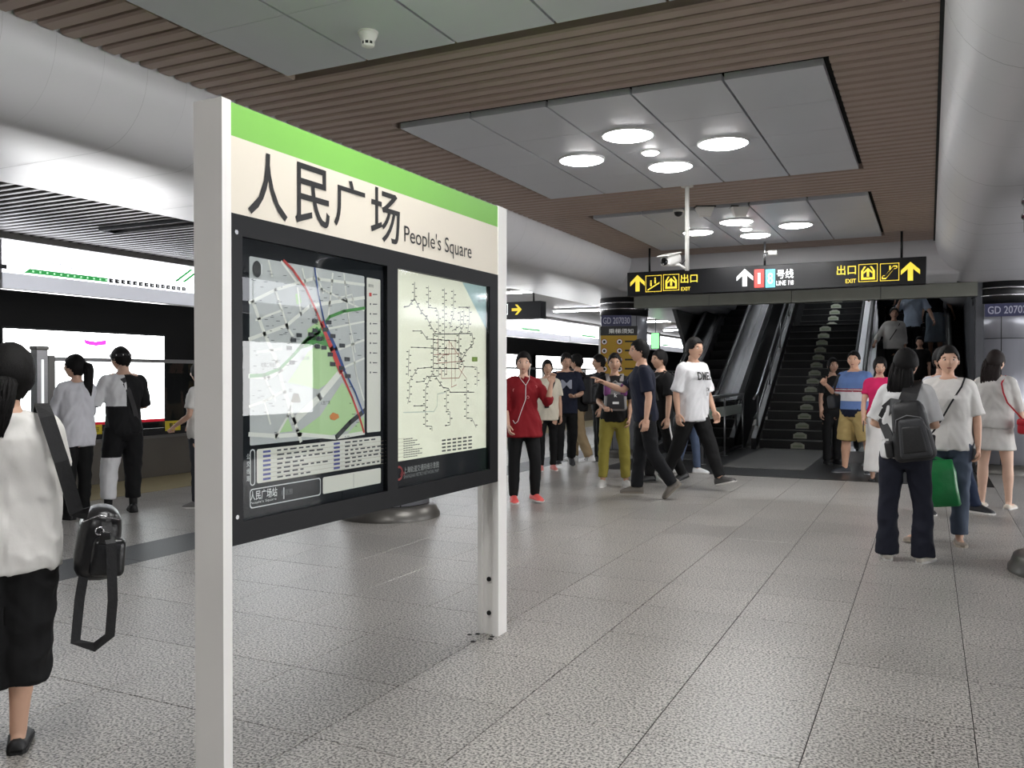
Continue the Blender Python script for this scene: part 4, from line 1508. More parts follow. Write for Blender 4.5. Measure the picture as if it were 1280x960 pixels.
# green running-man style exit lamp seen past the column
p = on_y(819, 426, 22.0)
t = thing('exit_lamp', 'small green exit lamp past the notice column', 'sign', p)
MB().box(-0.12, 0.12, 0, 0.06, -0.22, 0.22).build('case', M_BLACKM, t)
MB().tube([(0, 0.03, 0.2), (0, 0.03, 3.16 - p.z)], 0.012, 8).build('hanger_rod', M_BLACKM, t)
MB().box(-0.1, 0.1, -0.004, 0, -0.2, 0.2).build('light_face', mat('exit_green', (120, 220, 130), 0.5, emit=0.8), t)

# strip lights on the stairwell soffit
for k, (x, y) in enumerate(((-3.9, 21.0), (-2.2, 21.0), (-0.4, 21.0), (-3.9, 25.0), (-2.2, 25.0), (-0.4, 25.0))):
    zc = 4.6 + (y - 17) / 13 * 7.4 - 0.16
    t = thing('stairwell_light', 'lamp strip on the sloping soffit above the %s' % ('first escalator', 'stairs', 'busy escalator')[k % 3], 'ceiling light', (x, y, zc), group='stairwell lamp strips')
    MB().box(-0.5, 0.5, -0.09, 0.09, -0.01, 0.03).build('trough', M_WHITEP, t)
    MB().box(-0.47, 0.47, -0.06, 0.06, -0.03, -0.01).build('diffuser', mat('stair_lamp', (245, 250, 255), 0.5, emit=STAIRLAMP), t)
# ------------------------------------------------------------------ people
def loft(rings, cap=True):
    """rings: list of equal-length vertex loops -> verts, faces"""
    n = len(rings[0])
    v = [p for r in rings for p in r]
    f = []
    for i in range(len(rings) - 1):
        for k in range(n):
            f.append((i * n + k, i * n + (k + 1) % n, (i + 1) * n + (k + 1) % n, (i + 1) * n + k))
    if cap:
        f.append(tuple(range(n - 1, -1, -1)))
        f.append(tuple((len(rings) - 1) * n + k for k in range(n)))
    return v, f

def ring(c, ax, ay, rx, ry, n=14):
    return [c + ax * (rx * math.cos(2 * PI * k / n)) + ay * (ry * math.sin(2 * PI * k / n)) for k in range(n)]

def limb(pts, rads, n=12, flat=1.0, hint=Vector((1, 0, 0))):
    """tapered limb through pts with rounded ends"""
    pts = [Vector(p) for p in pts]
    P, R = [], []
    d0 = (pts[0] - pts[1]).normalized()
    P += [pts[0] + d0 * rads[0] * 0.8, pts[0] + d0 * rads[0] * 0.45]
    R += [rads[0] * 0.45, rads[0] * 0.85]
    P += pts
    R += list(rads)
    d1 = (pts[-1] - pts[-2]).normalized()
    P += [pts[-1] + d1 * rads[-1] * 0.45, pts[-1] + d1 * rads[-1] * 0.8]
    R += [rads[-1] * 0.85, rads[-1] * 0.45]
    rings = []
    for i, p in enumerate(P):
        t = (P[min(i + 1, len(P) - 1)] - P[max(i - 1, 0)]).normalized()
        a = hint - t * hint.dot(t)
        if a.length < 0.05:
            a = Vector((0, 1, 0)) - t * t.y
        a.normalize()
        b = t.cross(a)
        rings.append(ring(p, a, b, R[i], R[i] * flat, n))
    return loft(rings)

def open_limb(pts, rads, n=12, flat=1.0, hint=Vector((1, 0, 0))):
    """tapered sleeve or trouser leg with flat ends"""
    pts = [Vector(p) for p in pts]
    rings = []
    for i, p in enumerate(pts):
        t = (pts[min(i + 1, len(pts) - 1)] - pts[max(i - 1, 0)]).normalized()
        a = hint - t * hint.dot(t)
        if a.length < 0.05:
            a = Vector((0, 1, 0)) - t * t.y
        a.normalize()
        b = t.cross(a)
        rings.append(ring(p, a, b, rads[i], rads[i] * flat, n))
    return loft(rings)

def remesh(geos, voxel, smooth=4, fold=0.0, seed=0.0, fscale=9.0, fvert=0.55):
    """union of closed shapes as one smooth continuous surface"""
    mb = MB()
    for v, f in geos:
        mb.add(v, f)
    me = mb.mesh('tmp', [])
    o = bpy.data.objects.new('tmp', me)
    C.objects.link(o)
    m = o.modifiers.new('r', 'REMESH')
    m.mode = 'VOXEL'
    m.voxel_size = voxel
    m.use_smooth_shade = True
    s = o.modifiers.new('s', 'SMOOTH')
    s.factor = 0.5
    s.iterations = smooth
    dg = bpy.context.evaluated_depsgraph_get()
    out = bpy.data.meshes.new_from_object(o.evaluated_get(dg))
    bpy.data.objects.remove(o)
    bpy.data.meshes.remove(me)
    if fold:
        off = Vector((seed * 3.1, seed * 1.7, seed * 0.9))
        co = np.empty(len(out.vertices) * 3)
        out.vertices.foreach_get('co', co)
        co = co.reshape(-1, 3)
        no = np.empty_like(co).ravel()
        out.vertices.foreach_get('normal', no)
        no = no.reshape(-1, 3)
        for i in range(len(co)):
            p = Vector(co[i])
            q = Vector((p.x + p.z * 0.45 * (1 if p.x > 0 else -1), p.y - p.z * 0.2, p.z * fvert)) * fscale + off
            a = noise.noise(q)
            h = (1 - abs(a) * 3.0) * 0.9 + noise.noise(q * 2.3) * 0.6
            co[i] += no[i] * (h * fold)
        out.vertices.foreach_set('co', co.ravel())
    out.update()
    return out

# ---- head template, unit height 1 (chin -0.5, crown 0.5), facing +y
def head_dir(d):
    x, y, z = d
    s = math.sin
    def g(a, b):
        return math.exp(-(a / b) ** 2)
    rx, ry, rz = 0.345, 0.43, 0.5
    jaw = min(max((-z - 0.05) / 0.85, 0), 1)
    px, py, pz = x * rx, y * ry, z * rz
    px *= 1 - 0.34 * jaw ** 1.3
    if y > 0:
        py *= 1 - 0.04 * jaw
        py += 0.05 * g(z + 0.86, 0.16) * g(x, 0.35)          # chin
        py += 0.085 * g(x, 0.11) * g(z + 0.20, 0.16) + 0.03 * g(x, 0.07) * g(z - 0.02, 0.2)   # nose
        py -= 0.035 * (g(x - 0.38, 0.16) + g(x + 0.38, 0.16)) * g(z - 0.06, 0.11)           # eye sockets
        py += 0.02 * g(z - 0.22, 0.09) * g(x, 0.5)            # brow
        py += 0.022 * g(x, 0.2) * (g(z + 0.49, 0.05) + g(z + 0.60, 0.05))                    # lips
    else:
        py *= 1 - 0.22 * jaw
    return Vector((px, py, pz))

def head_geo(nu=40, nv=30):
    v, f, tagf = [], [], []
    for j in range(nv + 1):
        ph = PI * j / nv
        for i in range(nu):
            th = 2 * PI * i / nu + PI / 2
            v.append(head_dir((math.sin(ph) * math.cos(th), math.sin(ph) * math.sin(th), math.cos(ph))))
    for j in range(nv):
        for i in range(nu):
            q = (j * nu + i, (j + 1) * nu + i, (j + 1) * nu + (i + 1) % nu, j * nu + (i + 1) % nu)
            c = (v[q[0]] + v[q[2]]) / 2
            m = 0
            if c.y > 0.2 and abs(c.z + 0.275) < 0.03 and abs(c.x) < 0.09:
                m = 2
            f.append(q)
            tagf.append(m)
    return v, f, tagf

HEADV, HEADF, HEADT = head_geo()

def ball(c, r, n=10, m=7, M=None):
    v, f = [], []
    for j in range(m + 1):
        ph = PI * j / m
        for i in range(n):
            th = 2 * PI * i / n
            p = Vector((r[0] * math.sin(ph) * math.cos(th), r[1] * math.sin(ph) * math.sin(th), r[2] * math.cos(ph)))
            if M is not None:
                p = M @ p
            v.append(Vector(c) + p)
    for j in range(m):
        for i in range(n):
            f.append((j * n + i, (j + 1) * n + i, (j + 1) * n + (i + 1) % n, j * n + (i + 1) % n))
    return v, f

# ---- hands: fingers along +y, palm faces -z, thumb on the +x side; unit length about 0.19 m
def hand_geo(curl, point=False, voxel=0.0042):
    geos = []
    v, f = bevel_box(0.078, 0.092, 0.028, 0.012, 3)
    geos.append(([p + Vector((0, 0.05, 0)) for p in v], f))
    geos.append(limb([(0, -0.03, 0), (0, 0.03, 0)], [0.024, 0.028], 10, 0.75))
    lens = [0.068, 0.076, 0.072, 0.058]
    for i in range(4):
        x = 0.029 - i * 0.0195
        c = 0.12 if (point and i == 0) else curl * (1 + 0.08 * i)
        p = Vector((x, 0.088, 0.002))
        a = c * 0.25
        pts = [p]
        seg = [0.42, 0.32, 0.26]
        for s_ in seg:
            a += c
            p = p + Vector((0, math.cos(a), -math.sin(a))) * (lens[i] * s_)
            pts.append(p)
        geos.append(limb(pts, [0.0092, 0.0086, 0.008, 0.0066], 8))
    a = 0.5 + curl * 0.2
    p0 = Vector((0.034, 0.022, -0.004))
    p1 = p0 + Vector((math.sin(a) * 0.036, math.cos(a) * 0.036, -0.010))
    p2 = p1 + Vector((math.sin(a - 0.5) * 0.026, math.cos(a - 0.5) * 0.026, -0.008 - curl * 0.012))
    p3 = p2 + Vector((math.sin(a - 0.9) * 0.02, math.cos(a - 0.9) * 0.02, -0.006 - curl * 0.012))
    geos.append(limb([p0, p1, p2, p3], [0.0125, 0.011, 0.0098, 0.0076], 8))
    me = remesh(geos, voxel, 2)
    vv = [p.co.copy() for p in me.vertices]
    ff = [tuple(p.vertices) for p in me.polygons]
    bpy.data.meshes.remove(me)
    return vv, ff
HANDS = {'relax': hand_geo(0.38), 'grip': hand_geo(1.05), 'point': hand_geo(1.2, True), 'flat': hand_geo(0.16)}

SKIN = {}
def skin_mat(col):
    k = 'skin_%d_%d_%d' % col
    return mat(k, col, 0.5, 0, 0.05, 9, spec=0.35)
M_EYE = mat('eye_dark', (26, 20, 18), 0.25)
M_EYEW = mat('eye_white', (225, 220, 214), 0.3)
M_LIP = mat('lip', (150, 84, 78), 0.45)
M_HAIR = mat('hair_black', (13, 11, 11), 0.62, 0, 0.25, 60, bump=0.35, bscale=160, stretch=(3, 3, 0.25), spec=0.2)
M_SOLE = mat('sole_white', (214, 212, 208), 0.5)
def cloth(name, col, rough=0.8, bump=0.12):
    return mat('cloth_' + name, col, rough, 0, 0.05, 7, bump=bump, bscale=34, spec=0.25)
V = Vector

def fit_person(px, fy, ty, z0=0.0):
    p = on_z(px, fy, z0)
    d = ray(px, ty)
    k = Vector((p.x - CAM.x, p.y - CAM.y)).length / Vector((d.x, d.y)).length
    return p, CAM.z + d.z * k - z0

def person(label, px=None, fy=None, ty=None, face=0.0, loc=None, height=None, sex='f',
           legs=(((0, 0, -1), (0, 0, -1)), ((0, 0, -1), (0, 0, -1))), feet=((0.12, 1, 0), (-0.12, 1, 0)),
           arms=(((0.16, 0.02, -1), (0.05, 0.12, -1)), ((-0.16, 0.02, -1), (-0.05, 0.12, -1))), hands=('relax', 'relax'), palms=None,
           lean=(0, 0.0), turn=0.0, nod=0.0, tilt=0.0, skin=(204, 164, 142), top=None, bottom=None, shoe=None, hair=None, voxel=0.013, bulk=1.0, group='passengers on the platform', seed=None):
    """legs/arms: (right, left) pairs of direction vectors in the person's frame, x to the person's own right, y forward"""
    if loc is None:
        loc, height = fit_person(px, fy, ty)
    Hh = height * (0.985 if hair else 1.0)
    view = Vector((loc[0] - CAM.x, loc[1] - CAM.y, 0)).normalized()
    rgt = Vector((view.y, -view.x, 0))
    fw = -view * math.cos(math.radians(face)) + rgt * math.sin(math.radians(face))
    rz = math.atan2(-fw.x, fw.y)
    root = thing('person', label, 'person', loc, rz, group)
    seed = len(label) * 0.77 + (px or 3) * 0.013 if seed is None else seed
    fem = sex == 'f'
    shw = (0.088 if fem else 0.106) * bulk
    hipw = 0.050
    tb = bulk * (1.0 if not fem else 0.95)
    lb = bulk * (1.0 if fem else 1.0)
    # legs first, so that the lower foot stands on the floor
    TH, SHN, ANK = 0.245 * Hh, 0.232 * Hh, 0.043 * Hh
    J = []
    low = 1e9
    for s, (th, sh), ft in zip((1, -1), legs, feet):
        hip = V((s * hipw * Hh, 0, 0))
        knee = hip + V(th).normalized() * TH
        ank = knee + V(sh).normalized() * SHN
        fd = V(ft).normalized()
        side = fd.cross(V((0, 0, 1))).normalized()
        upf = side.cross(fd)
        heel = ank - fd * 0.04 * Hh - upf * ANK
        toe = ank + fd * 0.105 * Hh - upf * ANK
        low = min(low, heel.z, toe.z)
        J.append([hip, knee, ank, fd, side, upf])
    PZ = -low
    up = V((lean[0], lean[1], 1)).normalized()
    for j in J:
        for k in range(3):
            j[k] = j[k] + V((0, 0, PZ))
    P = V((0, 0, PZ))
    SP = 0.318 * Hh
    nb = P + up * SP
    ax = (V((1, 0, 0)) - up * up.x).normalized()
    ay = up.cross(ax)
    hz = V((math.sin(math.radians(turn)) , math.cos(math.radians(turn)), 0))
    # head frame
    RT = Matrix.Rotation(-math.radians(turn), 3, 'Z') @ Matrix.Rotation(-math.radians(nod), 3, 'X') @ Matrix.Rotation(math.radians(tilt), 3, 'Y')
    HH = 0.139 * Hh
    hc = nb + up * (0.030 * Hh) + V((lean[0] * 0.02, 0.012 * Hh, 0)) + RT @ V((0, 0.002, HH * 0.5))
    def HP(p):
        return hc + RT @ (V(p) * HH)
    def tor(t, w, d, oy=0.0, n=20, ease=0.0):
        c = P + up * (SP * t) + ay * (oy * Hh)
        pts = []
        for k in range(n):
            a = 2 * PI * k / n
            cx, cy = math.cos(a), math.sin(a)
            e = 0.84
            pts.append(c + ax * (math.copysign(abs(cx) ** e, cx) * (w * Hh + ease)) + ay * (math.copysign(abs(cy) ** 0.85, cy) * (d * Hh + ease)))
        return pts
    if fem:
        TR = [(-.24, .05, .05, 0), (-.12, .088, .068, -.004), (.02, .098, .072, -.006), (.16, .090, .064, -.002), (.34, .075, .055, 0), (.55, .080, .062, .004), (.70, .088, .070, .008), (.84, .092, .060, .002), (.94, .082, .046, -.002), (1.0, .052, .037, -.002), (1.06, .033, .033, 0)]
    else:
        TR = [(-.24, .05, .05, 0), (-.12, .086, .066, -.004), (.02, .092, .068, -.004), (.18, .087, .062, 0), (.36, .085, .062, .002), (.55, .093, .067, .004), (.72, .104, .072, .004), (.86, .106, .063, 0), (.95, .094, .048, -.002), (1.01, .058, .039, -.002), (1.07, .037, .037, 0)]
    TR = [(t, w * tb, d * tb, o) for t, w, d, o in TR]
    # arms
    UA, FA = 0.168 * Hh, 0.142 * Hh
    A = []
    for i, (s, (u_, f_)) in enumerate(zip((1, -1), arms)):
        sh = P + up * (SP * 0.90) + ax * (s * shw * Hh)
        el = sh + V(u_).normalized() * UA
        wr = el + V(f_).normalized() * FA
        A.append((sh, el, wr, s))
    k_ = 0.90 if fem else 1.0
    geos = [loft([tor(*t) for t in TR])]
    geos.append(limb([nb - up * 0.03 * Hh, hc - RT @ V((0, 0.1, 0.28)) * HH], [0.034 * Hh * k_, 0.032 * Hh * k_]))
    for sh, el, wr, s in A:
        c = P + up * (SP * 0.945) + ax * (s * shw * 0.5 * Hh)
        geos.append(limb([c, sh], [0.034 * Hh * k_, 0.033 * Hh * k_]))
        geos.append(limb([sh, sh.lerp(el, .4), el, el.lerp(wr, .3), wr], [0.031 * Hh * k_, 0.030 * Hh * k_, 0.0225 * Hh * k_, 0.0235 * Hh * k_, 0.0155 * Hh * k_]))
    for hip, knee, ank, fd, sd, uf in J:
        geos.append(limb([hip, hip.lerp(knee, .35), knee, knee.lerp(ank, .3), knee.lerp(ank, .7), ank], [0.054 * Hh * lb, 0.049 * Hh * lb, 0.032 * Hh * lb, 0.034 * Hh * lb, 0.024 * Hh * lb, 0.020 * Hh * lb]))
        geos.append(limb([ank - fd * 0.02 * Hh - uf * ANK * .45, ank + fd * 0.07 * Hh - uf * ANK * .6], [0.018 * Hh, 0.015 * Hh]))
    me = remesh(geos, voxel, 4)
    # one mesh: trunk and limbs, head with face, hands
    mb = MB()
    mb.add([p.co for p in me.vertices], [tuple(p.vertices) for p in me.polygons], 0, True)
    bpy.data.meshes.remove(me)
    o_ = len(mb.v)
    mb.v += [tuple(HP(p)) for p in HEADV]
    mb.f += [tuple(i + o_ for i in f) for f in HEADF]
    mb.m += HEADT
    mb.s += [True] * len(HEADF)
    for s in (1, -1):
        v, f = ball((s * 0.345, -0.02, -0.03), (0.035, 0.075, 0.12), 8, 6)
        mb.add([HP(p) for p in v], f, 0, True)
        v, f = ball((s * 0.137, 0.318, 0.03), (0.07, 0.058, 0.042), 10, 6)
        mb.add([HP(p) for p in v], f, 4, True)
        v, f = ball((s * 0.137, 0.352, 0.03), (0.036, 0.034, 0.036), 8, 6)
        mb.add([HP(p) for p in v], f, 1, True)
        v, f = limb([(s * 0.07, 0.385, 0.105), (s * 0.14, 0.375, 0.122), (s * 0.21, 0.335, 0.10)], [0.018, 0.022, 0.013], 6)
        mb.add([HP(p) for p in v], f, 3, True)
    hs = 0.108 * Hh / 0.178 * (0.92 if fem else 1.0)
    for i, (sh, el, wr, s) in enumerate(A):
        d = (wr - el).normalized()
        if palms and palms[i]:
            pn = V(palms[i])
        else:
            pn = V((-s, 0.15, 0)) if abs(d.z) > 0.55 else V((-s * 0.3, 0, -1))
        pn = (pn - d * pn.dot(d)).normalized()
        zz = -pn
        xx = d.cross(zz)
        R3 = Matrix((xx, d, zz)).transposed()
        v, f = HANDS[hands[i]]
        th = 1 if s > 0 else -1     # thumb side: towards the front / inward
        flip = -1.0 if s > 0 else 1.0
        v2 = [wr + R3 @ V((p.x * flip * hs, p.y * hs, p.z * hs)) for p in v]
        f2 = f if flip > 0 else [tuple(reversed(q)) for q in f]
        mb.add(v2, f2, 0, True)
    body = mb.build('body', [skin_mat(skin), M_EYE, M_LIP, M_HAIR, M_EYEW], root)
    info = dict(root=root, P=P, up=up, ax=ax, ay=ay, SP=SP, H=Hh, A=A, J=J, HP=HP, hc=hc, HH=HH, RT=RT, nb=nb, rz=rz, loc=Vector(loc), PZ=PZ, tor=tor, TR=TR)
    def interp(t):
        for a, b in zip(TR[:-1], TR[1:]):
            if a[0] <= t <= b[0]:
                q = (t - a[0]) / (b[0] - a[0])
                return [a[k] + (b[k] - a[k]) * q for k in range(4)]
        return list(TR[0] if t < TR[0][0] else TR[-1])
    info['interp'] = interp
    # ---- top garment
    if top:
        mname, col, sleeve, hem = top['m'], top['c'], top.get('sleeve', 0.5), top.get('hem', -0.12)
        e = top.get('ease', 0.016)
        fl = top.get('flare', 0.0)
        ts = sorted(set([hem, hem + 0.03] + [t[0] for t in TR if t[0] > hem + 0.05 and t[0] < 1.0] + [0.985]))
        rings = []
        for t in ts:
            q = interp(t)
            if t < 0.3:
                q[1] = max(q[1], interp(0.3)[1] * 0.98, interp(min(t + .1, .02))[1] * 0.0 + (0.09 if t < 0 else 0))
                q[2] = max(q[2], 0.066)
            if t < 0.7:
                q[1] = max(q[1], top.get('box', 0.0))
            ee = e + fl * max(0, 0.45 - t)
            if t > 0.9:
                ee *= 0.55
            rings.append(tor(q[0], q[1], q[2], q[3], 20, ee))
        rings.append(tor(1.02, 0.043, 0.042, -0.002, 20, 0.0))
        gs = [loft(rings)]
        for sh, el, wr, s in A:
            c = P + up * (SP * 0.935) + ax * (s * shw * 0.45 * Hh)
            gs.append(limb([c, sh], [0.032 * Hh + e * .2, 0.033 * Hh * k_ + e * .35]))
            if sleeve <= 1:
                end = sh.lerp(el, max(sleeve, .05))
                gs.append(open_limb([sh, sh.lerp(end, .5), end], [0.033 * Hh * k_ + e * .35, 0.032 * Hh * k_ + e * .55, 0.032 * Hh * k_ + e * .75]))
            else:
                end = el.lerp(wr, sleeve - 1)
                gs.append(limb([sh, el], [0.033 * Hh * k_ + e * .4, 0.026 * Hh * k_ + e * .5]))
                gs.append(open_limb([el - (end - el) * .04, el.lerp(end, .5), end], [0.026 * Hh * k_ + e * .5, 0.025 * Hh * k_ + e * .5, 0.020 * Hh * k_ + e * .7]))
        gm = remesh(gs, voxel * 0.95, 3, top.get('fold', 0.006), seed, 10.5, 0.32)
        mats = [cloth(mname, col)] + [cloth(*q) for q in top.get('extra', [])]
        for m in mats:
            gm.materials.append(m)
        if 'paint' in top:
            for p in gm.polygons:
                p.material_index = top['paint'](p.center, info)
        link(top.get('name', 'shirt'), gm, root)
    # ---- lower garment
    if bottom:
        kind_, mname, col = bottom['kind'], bottom['m'], bottom['c']
        wst = bottom.get('waist', 0.16 if kind_ == 'skirt' else 0.06)
        gs = []
        if kind_ in ('pants', 'shorts'):
            e = bottom.get('ease', 0.012)
            L_ = bottom.get('len', 0.95)      # 0 hip .. 1 knee .. 2 ankle
            fit = bottom.get('fit', (0.055, 0.05, 0.04, 0.036, 0.034))
            ts = [-.235, -.12, .02, wst]
            gs.append(loft([tor(t, interp(t)[1], interp(t)[2], interp(t)[3], 20, e) for t in ts]))
            for i, (hip, knee, ank, fd, sd, uf) in enumerate(J):
                Li = L_[i] if isinstance(L_, (tuple, list)) else L_
                foot = ank - uf * ANK * 0.35
                stations = [(0.0, fit[0]), (0.35, fit[1]), (0.95, fit[2]), (1.05, fit[2]), (1.5, fit[3]), (2.0, fit[4])]
                pts, rr_ = [], []
                def at(t):
                    return hip.lerp(knee, t) if t <= 1 else knee.lerp(foot, t - 1)
                for t, r in stations:
                    if t < Li - 0.02:
                        pts.append(at(t))
                        rr_.append(r * Hh * lb)
                # final radius interpolated
                for (t0, r0), (t1, r1) in zip(stations[:-1], stations[1:]):
                    if t0 <= Li <= t1 + 1e-6:
                        pts.append(at(Li))
                        rr_.append((r0 + (r1 - r0) * (Li - t0) / (t1 - t0)) * Hh * lb)
                        break
                gs.append(open_limb(pts, rr_, 14))
            gm = remesh(gs, voxel * 0.95, 3, bottom.get('fold', 0.006), seed + 5, 7.5, 0.8)
        else:                                   # skirt: a flared tube from the waist
            zh = bottom['hem']                  # hem height above the floor as a share of the height
            r0 = interp(wst)
            rings = []
            n = 8
            ztop = (P + up * SP * wst).z
            for k in range(n + 1):
                q = k / n
                z = zh * Hh + (ztop - zh * Hh) * q
                wq = bottom.get('wide', 0.11) * (1 - q) + (r0[1] + .006) * q
                dq = bottom.get('deep', 0.09) * (1 - q) + (r0[2] + .006) * q
                if q > .4 and q < .95:
                    wq, dq = max(wq, 0.102), max(dq, 0.078)
                c = V((P.x, P.y, z))
                rings.append([c + ax * (wq * Hh * math.cos(2 * PI * a / 24) * (1 + bottom.get('pleat', 0.0) * (1 - q) * math.sin(a * PI * 0.75))) + V((0, 1, 0)) * (dq * Hh * math.sin(2 * PI * a / 24)) for a in range(24)])
            gs.append(loft(rings))
            gm = remesh(gs, voxel * 0.95, 3, bottom.get('fold', 0.006), seed + 5, 8, 0.3)
        mats = [cloth(mname, col)] + [cloth(*q) for q in bottom.get('extra', [])]
        for m in mats:
            gm.materials.append(m)
        if 'paint' in bottom:
            for p in gm.polygons:
                p.material_index = bottom['paint'](p.center, info)
        link(bottom.get('name', 'trousers' if kind_ == 'pants' else kind_), gm, root)
    # ---- shoes
    if shoe:
        for i, (hip, knee, ank, fd, sd, uf) in enumerate(J):
            hgt = shoe.get('h', 1.0)
            st_ = [(-.047, .030 * hgt, .010), (-.042, .044 * hgt, .019), (-.02, .052 * hgt, .023), (.012, .052 * hgt, .023), (.04, .040, .025), (.07, .029, .028), (.093, .021, .025), (.108, .012, .012)]
            if shoe.get('flat'):
                st_ = [(-.042, .022, .012), (-.036, .032, .019), (-.02, .030, .022), (.012, .022, .023), (.04, .020, .025), (.07, .020, .027), (.09, .017, .022), (.102, .010, .010)]
            rings, rs = [], []
            for (x, h, w) in st_:
                c = ank + fd * (x * Hh) - uf * ANK
                hh, ww = h * Hh, w * Hh
                rings.append([c + sd * (ww * a) + uf * (0.008 + hh * b) for a, b in ((-1, .0), (1, .0), (1.06, .22), (.98, .5), (.72, .82), (.35, 1), (-.35, 1), (-.72, .82), (-.98, .5), (-1.06, .22))])
                rs.append([c + sd * (ww * 1.1 * a) + uf * b for a, b in ((-1, 0), (1, 0), (1.04, .018), (-1.04, .018))])
            v, f = loft(rings)
            so = MB().add(v, f, 0, True).build('shoe', shoe['mat'], root)
            v, f = loft(rs)
            MB().add(v, f).build('sole', shoe.get('sole', M_SOLE), so)
            if shoe.get('stripe'):
                for q in range(3):
                    mb2 = MB()
                    for s_ in (-1, 1):
                        c = ank + fd * ((0.02 + q * 0.014) * Hh) - uf * (ANK - 0.02 * Hh) + sd * (s_ * 0.0245 * Hh)
                        mb2.tube([c - uf * 0.012 * Hh, c + uf * 0.014 * Hh - sd * (s_ * 0.004 * Hh) - fd * 0.006 * Hh], 0.0035 * Hh, 5)
                    mb2.build('stripe', shoe['stripe'], so)
            if shoe.get('lace'):
                mb2 = MB()
                for q in range(3):
                    c = ank + fd * ((0.03 + q * 0.014) * Hh) + uf * (0.0015 * Hh - q * 0.0055 * Hh)
                    mb2.tube([c - sd * 0.014 * Hh - uf * .004 * Hh, c, c + sd * 0.014 * Hh - uf * .004 * Hh], 0.0026 * Hh, 5)
                mb2.build('laces', shoe['lace'], so)
            if shoe.get('sock'):
                v, f = limb([ank - uf * ANK * .5, ank + (knee - ank).normalized() * shoe.get('sockh', .05) * Hh], [0.022 * Hh, 0.0255 * Hh], 12)
                MB().add(v, f, 0, True).build('sock', shoe['sock'], root)
    # ---- hair
    if hair:
        style = hair.get('style', 'short')
        if style == 'short':
            tbl = ([0, .5, .85, 1.15, 1.45, 1.9, PI], [.27, .26, .10, -.02, -.02, -.24, -.34])
        elif style == 'mid':
            tbl = ([0, .45, .75, 1.05, 1.45, 1.9, PI], [.25, .23, .02, -.30, -.42, -.48, -.52])
        else:
            tbl = ([0, .45, .8, 1.15, 1.5, 1.9, PI], [.30, .27, .10, -.06, -.10, -.34, -.44])
        bm = bmesh.new()
        vmap = []
        puff = hair.get('puff', 0.05)
        for p in HEADV:
            q = V((p.x, p.y, p.z))
            n_ = q.normalized()
            topf = max(0, n_.z)
            base = V((q.x, min(q.y, 0.40), q.z))
            r = 1.05 + puff * (0.6 + 0.8 * topf + (0.5 if n_.y < 0 else 0))
            w_ = noise.noise(V((n_.x * 7, n_.y * 7, n_.z * 3)) + V((seed, 0, 0))) * 0.025
            vmap.append(bm.verts.new(HP(V((base.x * r, base.y * r - 0.01, base.z * r + 0.012 * topf)) * (1 + w_))))
        for q in HEADF:
            c = sum((HEADV[i] for i in q), V()) / 4
            a = abs(math.atan2(c.x, c.y))
            thr = float(np.interp(a, *tbl)) + hair.get('line', 0.0) + noise.noise(V((c.x * 14, c.y * 14, seed))) * 0.03
            if c.z > thr and len(set(q)) == 4:
                try:
                    bm.faces.new([vmap[i] for i in q])
                except ValueError:
                    pass
        bmesh.ops.delete(bm, geom=[v for v in bm.verts if not v.link_faces], context='VERTS')
        bmesh.ops.recalc_face_normals(bm, faces=bm.faces)
        bmesh.ops.solidify(bm, geom=bm.faces[:], thickness=0.012)
        bmesh.ops.recalc_face_normals(bm, faces=bm.faces)
        bm.verts.index_update()
        mb2 = MB().add([v.co.copy() for v in bm.verts], [[q.index for q in f.verts] for f in bm.faces], 0, True)
        bm.free()
        def tail(pts, rads, flat):
            v, f = limb([HP(p) for p in pts], [r * HH for r in rads], 14, flat, ax)
            mb2.add(v, f, 0, True)
            rs_ = random.Random(int(seed * 100) + len(pts))
            C_ = [HP(p) for p in pts]
            for k in range(46):
                a, q = rs_.uniform(0, 2 * PI), rs_.uniform(0.75, 1.05)
                path, rad = [], []
                stop = rs_.uniform(0.75, 1.12)
                for i2 in range(9):
                    u = i2 / 8 * (len(C_) - 1) * min(stop, 1.0)
                    b = min(int(u), len(C_) - 2)
                    c = C_[b].lerp(C_[b + 1], u - b)
                    if stop > 1 and i2 == 8:
                        c = c + V((0, 0, -(stop - 1) * 0.5 * HH))
                    r = (rads[b] + (rads[b + 1] - rads[b]) * (u - b)) * HH
                    wob = noise.noise(V((k * 1.3, i2 * 0.5, seed))) * 0.05 * HH
                    path.append(c + ax * (math.cos(a) * r * q + wob) + RT @ V((0, 1, 0)) * (math.sin(a) * r * q * flat + wob))
                    rad.append(0.05 * HH * (1 - 0.75 * (i2 / 8) ** 2) if i2 else 0.03 * HH)
                mb2.tube(path, rad, 5)
        if style == 'pony':
            L_ = hair.get('len', 1.5)
            tail([(0, -.40, .18), (0, -.58, .10), (0, -.62, -.2), (0, -.58, -.2 - L_ * .5), (0, -.50, -.1 - L_)], [.10, .14, .16, .14, .05], 0.8)
        if style == 'lowpony':
            L_ = hair.get('len', 1.0)
            tail([(0, -.40, -.12), (0, -.50, -.25), (0, -.56, -.25 - L_ * .45), (0, -.50, -.2 - L_)], [.13, .19, .20, .06], 0.75)
        if style in ('long',):
            L_ = hair.get('len', 1.2)
            tail([(0, -.16, .18), (0, -.26, -.1), (0, -.36, -.45), (0, -.40, -.55 - L_ * .4), (0, -.37, -.55 - L_ * .8), (0, -.34, -.5 - L_)], [.28, .34, .38, .38, .34, .20], 0.42)
        if style == 'bun':
            v, f = ball((0, -.52, .10), (.2, .17, .18), 14, 10)
            mb2.add([HP(p) for p in v], f, 0, True)
        ho = mb2.build('hair', hair.get('mat', M_HAIR), root)
        info['hair'] = ho
    return info

